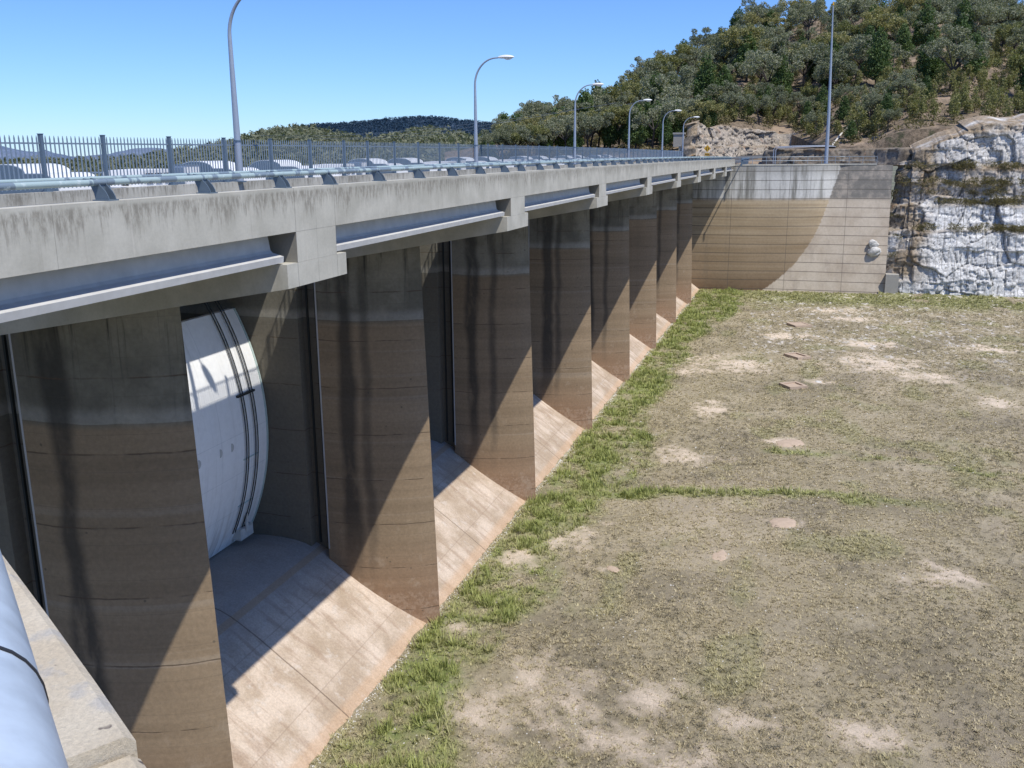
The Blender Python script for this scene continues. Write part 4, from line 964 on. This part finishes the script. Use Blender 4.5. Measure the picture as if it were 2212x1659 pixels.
def tufts(name, label, N, seed, hmin, hmax, wfun, nb=7, sel=None, wid=.012, ln=(.15, .8)):
    rg = np.random.default_rng(seed); u = rg.random(N); x = 24/(1-u*(1-24/166.)); x = 24+(166-24)*(u**1.35); y = 5-rg.random(N)*(15+.40*x)
    b, g, c = fields(x, y); keep = rg.random(N) < wfun(x, y, b, g); x, y, b, g = x[keep], y[keep], b[keep], g[keep]; n = len(x)
    h = (hmin+(hmax-hmin)*rg.random(n))*(.6+.9*g); z = gz(x, y)-.02
    a = rg.random((n, nb))*2*PI; lean = rg.uniform(ln[0], ln[1], (n, nb)); hh = h[:, None]*rg.uniform(.5, 1.15, (n, nb)); sp = .10+.5*h[:, None]
    bx = x[:, None]+np.cos(a)*sp*rg.random((n, nb))*.5; by = y[:, None]+np.sin(a)*sp*rg.random((n, nb))*.5; bz = np.repeat(z[:, None], nb, 1)
    w = (wid+.0004*x[:, None])*(1+0*a)*rg.uniform(.7, 1.4, (n, nb)); pa = a+PI/2
    p0 = np.stack([bx-np.cos(pa)*w, by-np.sin(pa)*w, bz], -1); p1 = np.stack([bx+np.cos(pa)*w, by+np.sin(pa)*w, bz], -1)
    p2 = np.stack([bx+np.cos(a)*lean*hh, by+np.sin(a)*lean*hh, bz+hh], -1)
    V = np.stack([p0, p1, p2], 2).reshape(-1, 3); gg = np.clip(np.repeat(g, nb*3)*1.15+rg.normal(size=n*nb*3)*.05, 0, 1); vv = np.repeat(rg.random(n*nb)*.6+np.repeat(rg.random(n), nb)*.4, 3)
    return tag(np_mesh(name, V, np.arange(len(V)).reshape(-1, 3), M['grass'], None, None, {'green': gg, 'var': vv}), label, 'grass', None, 'stuff')
def rg_(x): return np.random.default_rng(4).random(len(x))
tufts('short_grass', 'short dry grass covering the dried lake bed', 200000, 1, .07, .24, lambda x, y, b, g: np.clip(.15+1.5*(fbm(x*.5, y*.5, 4, 44)-.25), .1, 1)*(1-.85*b), 7, wid=.010, ln=(.4, 1.5))
tufts('tall_grass', 'tall green and brown grass along the foot of the spillway sill', 52000, 2, .14, .52, lambda x, y, b, g: np.clip((g-.3)*1.6, 0, 1)*(fbm(x*.5, y*.5, 3, 31)+.15*rg_(x) > .50), 10, wid=.014)
# low dark shrubs dotted over the bed
rg = np.random.default_rng(90); N_ = 20000; x_ = 26+140*rg.random(N_)**1.25; y_ = 4.2-rg.random(N_)*(13+.38*x_); f_ = fields(x_, y_)
k_ = (f_[0] < .35) & (fbm(x_*.12, y_*.16, 4, 12)+.25*rg.random(N_) > .56); x_, y_ = x_[k_], y_[k_]; r_b = rg.uniform(.05, .16, len(x_))*(1+x_/260)
cl = [((x_[i], y_[i], r_b[i]*.5), r_b[i], .75) for i in range(len(x_))]
V, Fq = leaves(cl, 1300, .035, .35, 78); tag(np_mesh('saltbush', V, Fq, m_simple('saltbush_leaves', (.13, .115, .07, 1), .8, .3, 3.)), 'tiny dark low shrubs dotted over the lake bed', 'low shrubs', None, 'stuff')
# concrete slabs half buried
def slab(px, py, rot, w, l, label, broken=False, mat='slabc'):
    p = un(px, py, 'z', 0.); root = empty('buried_slab', (p[0], p[1], 0), rot); tag(root, label, 'concrete slab')
    q = MB().box(-w/2, w/2, -l/2, -l/2+.28, .02, .30); q.box(-w/2, w/2, l/2-.28, l/2, .02, .30); q.box(-w/2, -w/2+.28, -l/2+.28, l/2-.28, .02, .30); q.box(w/2-.28, w/2, -l/2+.28, l/2-.28, .02, .30)
    q.build('slab_rim', M[mat], root)
    q = MB().box(-w/2+.281, w/2-.281, -l/2+.281, l/2-.281, 0, .17 if not broken else .24); q.build('slab_centre', M[mat], root)
    return root
slab(1713, 836, .6, 2.0, 2.0, 'square concrete slab with a recessed centre, nearest of the three slabs')
slab(1722, 772, -.9, 1.8, 2.6, 'long concrete slab standing slightly proud, middle one of the three slabs')
slab(1726, 704, .5, 2.6, 2.4, 'cracked concrete slab among white rubble, farthest of the three slabs', True)
def stone(name, px, py, sx, sy, sz, label, k, z=0., mat='stone'):
    bm = _b.new(); _b.ops.create_icosphere(bm, subdivisions=3, radius=1)
    for v in bm.verts:
        w = 1+.3*(float(fbm(np.array(v.co.x*1.9+9*k), np.array(v.co.y*1.9+v.co.z), 3, k))-.5)*2; v.co = Vector((v.co.x*sx, v.co.y*sy, v.co.z*sz))*w
    me = bpy.data.meshes.new(name); bm.to_mesh(me); bm.free(); p = un(px, py, 'z', 0.); o = finish(me, name, M[mat], None, 30); o.location = (p[0], p[1], z); o.rotation_euler = (0, 0, .5*k)
    return tag(o, label, 'rock')
stone('flat_rock', 1703, 958, 1.0, 1.3, .16, 'pale flat rock lying beside the upper green grass line', 1, mat='slabc')
stone('flat_rock', 1692, 1130, .75, 1.0, .12, 'pinkish flat rock just below the long green grass line', 2, mat='slabc')
stone('flat_rock', 1555, 1201, .5, .75, .1, 'small pale flat rock in the middle of the dry lake bed', 3, mat='slabc')
stone('flat_rock', 1325, 1230, .3, .45, .07, 'small pale flat rock nearest the sill, on dry soil', 5, mat='slabc')
stone('white_rock', 1768, 826, .3, .5, .14, 'small bright white rock right of the nearest concrete slab', 4)
# scattered small white stones
q = MB(); rg = random.Random(3)
def pebble(x, y, r):
    z = float(gz(np.array(x), np.array(y))); n0 = len(q.v); k = 6
    for j in range(k): a = 2*PI*j/k; q.v.append((x+r*math.cos(a)*rg.uniform(.7, 1.3), y+r*math.sin(a)*rg.uniform(.7, 1.3), z-.02))
    q.v.append((x+rg.uniform(-.3, .3)*r, y, z+r*.6)); [q.f.append((n0+j, n0+(j+1) % k, n0+k)) for j in range(k)]
for _ in range(2600):
    x = 26+130*rg.random()**1.3; y = 4.95-abs(rg.gauss(0, .22))
    pebble(x, y, rg.uniform(.02, .05)*(1+x/120))
for _ in range(1800): x = 28+125*rg.random()**1.2; y = 4.5-rg.random()*(6+.33*x); pebble(x, y, rg.uniform(.02, .055)*(1+x/120))
tag(q.build('white_gravel', M['stone']), 'small white stones along the foot of the sill and over the lake bed', 'stones', None, 'stuff')
# power lines
pw = MB()
for k, (a, b2) in enumerate((((560, 292), (1330, 222)), ((620, 296), (1250, 236)), ((700, 300), (1400, 216)))):
    pa = np.array([CAM[0]+azdir(a[0])[0]*380, CAM[1]+azdir(a[0])[1]*380, zof(a[0], a[1], 380)]); pb = np.array([CAM[0]+azdir(b2[0])[0]*205, CAM[1]+azdir(b2[0])[1]*205, zof(b2[0], b2[1], 205)])
    pw.tube([tuple(pa+(pb-pa)*t-np.array([0, 0, 10*t*(1-t)])) for t in np.linspace(0, 1, 20)], .022, 4)
tag(pw.build('power_line', M['pole']), 'three thin power wires sagging from the wooded hill across the valley', 'power line')
# ------------------------------------------------------------------ light, sky, camera
sun_d = Vector((.60, 1., -2.14)).normalized()
sl = bpy.data.lights.new('sun', 'SUN'); sl.energy = 5.0; sl.angle = math.radians(.53); sl.color = (1., .955, .88)
so = bpy.data.objects.new('sun', sl); COL.objects.link(so); so.rotation_euler = (-sun_d).to_track_quat('Z', 'Y').to_euler()
w = bpy.data.worlds.new('World'); scn.world = w; w.use_nodes = True; nt = w.node_tree; bg = nt.nodes['Background']
sky = nt.nodes.new('ShaderNodeTexSky'); sky.sky_type = 'NISHITA'; sky.sun_disc = False
el = math.asin(-sun_d.z); sky.sun_elevation = el; sky.sun_rotation = math.atan2(-sun_d.x, -sun_d.y); sky.altitude = 400; sky.air_density = 1.0; sky.dust_density = .05; sky.ozone_density = 3.5
tm = nt.nodes.new('ShaderNodeMix'); tm.data_type = 'RGBA'; tm.blend_type = 'MULTIPLY'; tm.inputs[0].default_value = 1; tm.inputs[7].default_value = (.76, 1.06, 1.62, 1)
nt.links.new(sky.outputs[0], tm.inputs[6]); nt.links.new(tm.outputs[2], bg.inputs[0]); bg.inputs[1].default_value = .102
cd = bpy.data.cameras.new('camera'); co = bpy.data.objects.new('camera', cd); COL.objects.link(co); scn.camera = co
cd.sensor_width = 36; cd.sensor_fit = 'HORIZONTAL'; cd.lens = 36*FPX/2212; cd.clip_end = 20000; cd.clip_start = .05
from mathutils import Matrix
co.matrix_world = Matrix(((R_[0], U_[0], -F_[0], CAM[0]), (R_[1], U_[1], -F_[1], CAM[1]), (R_[2], U_[2], -F_[2], CAM[2]), (0, 0, 0, 1)))
scn.view_settings.view_transform = 'Standard'; scn.view_settings.look = 'None'; scn.view_settings.exposure = 0
scn.render.engine = 'CYCLES'; scn.cycles.max_bounces = 6; scn.cycles.use_denoising = True
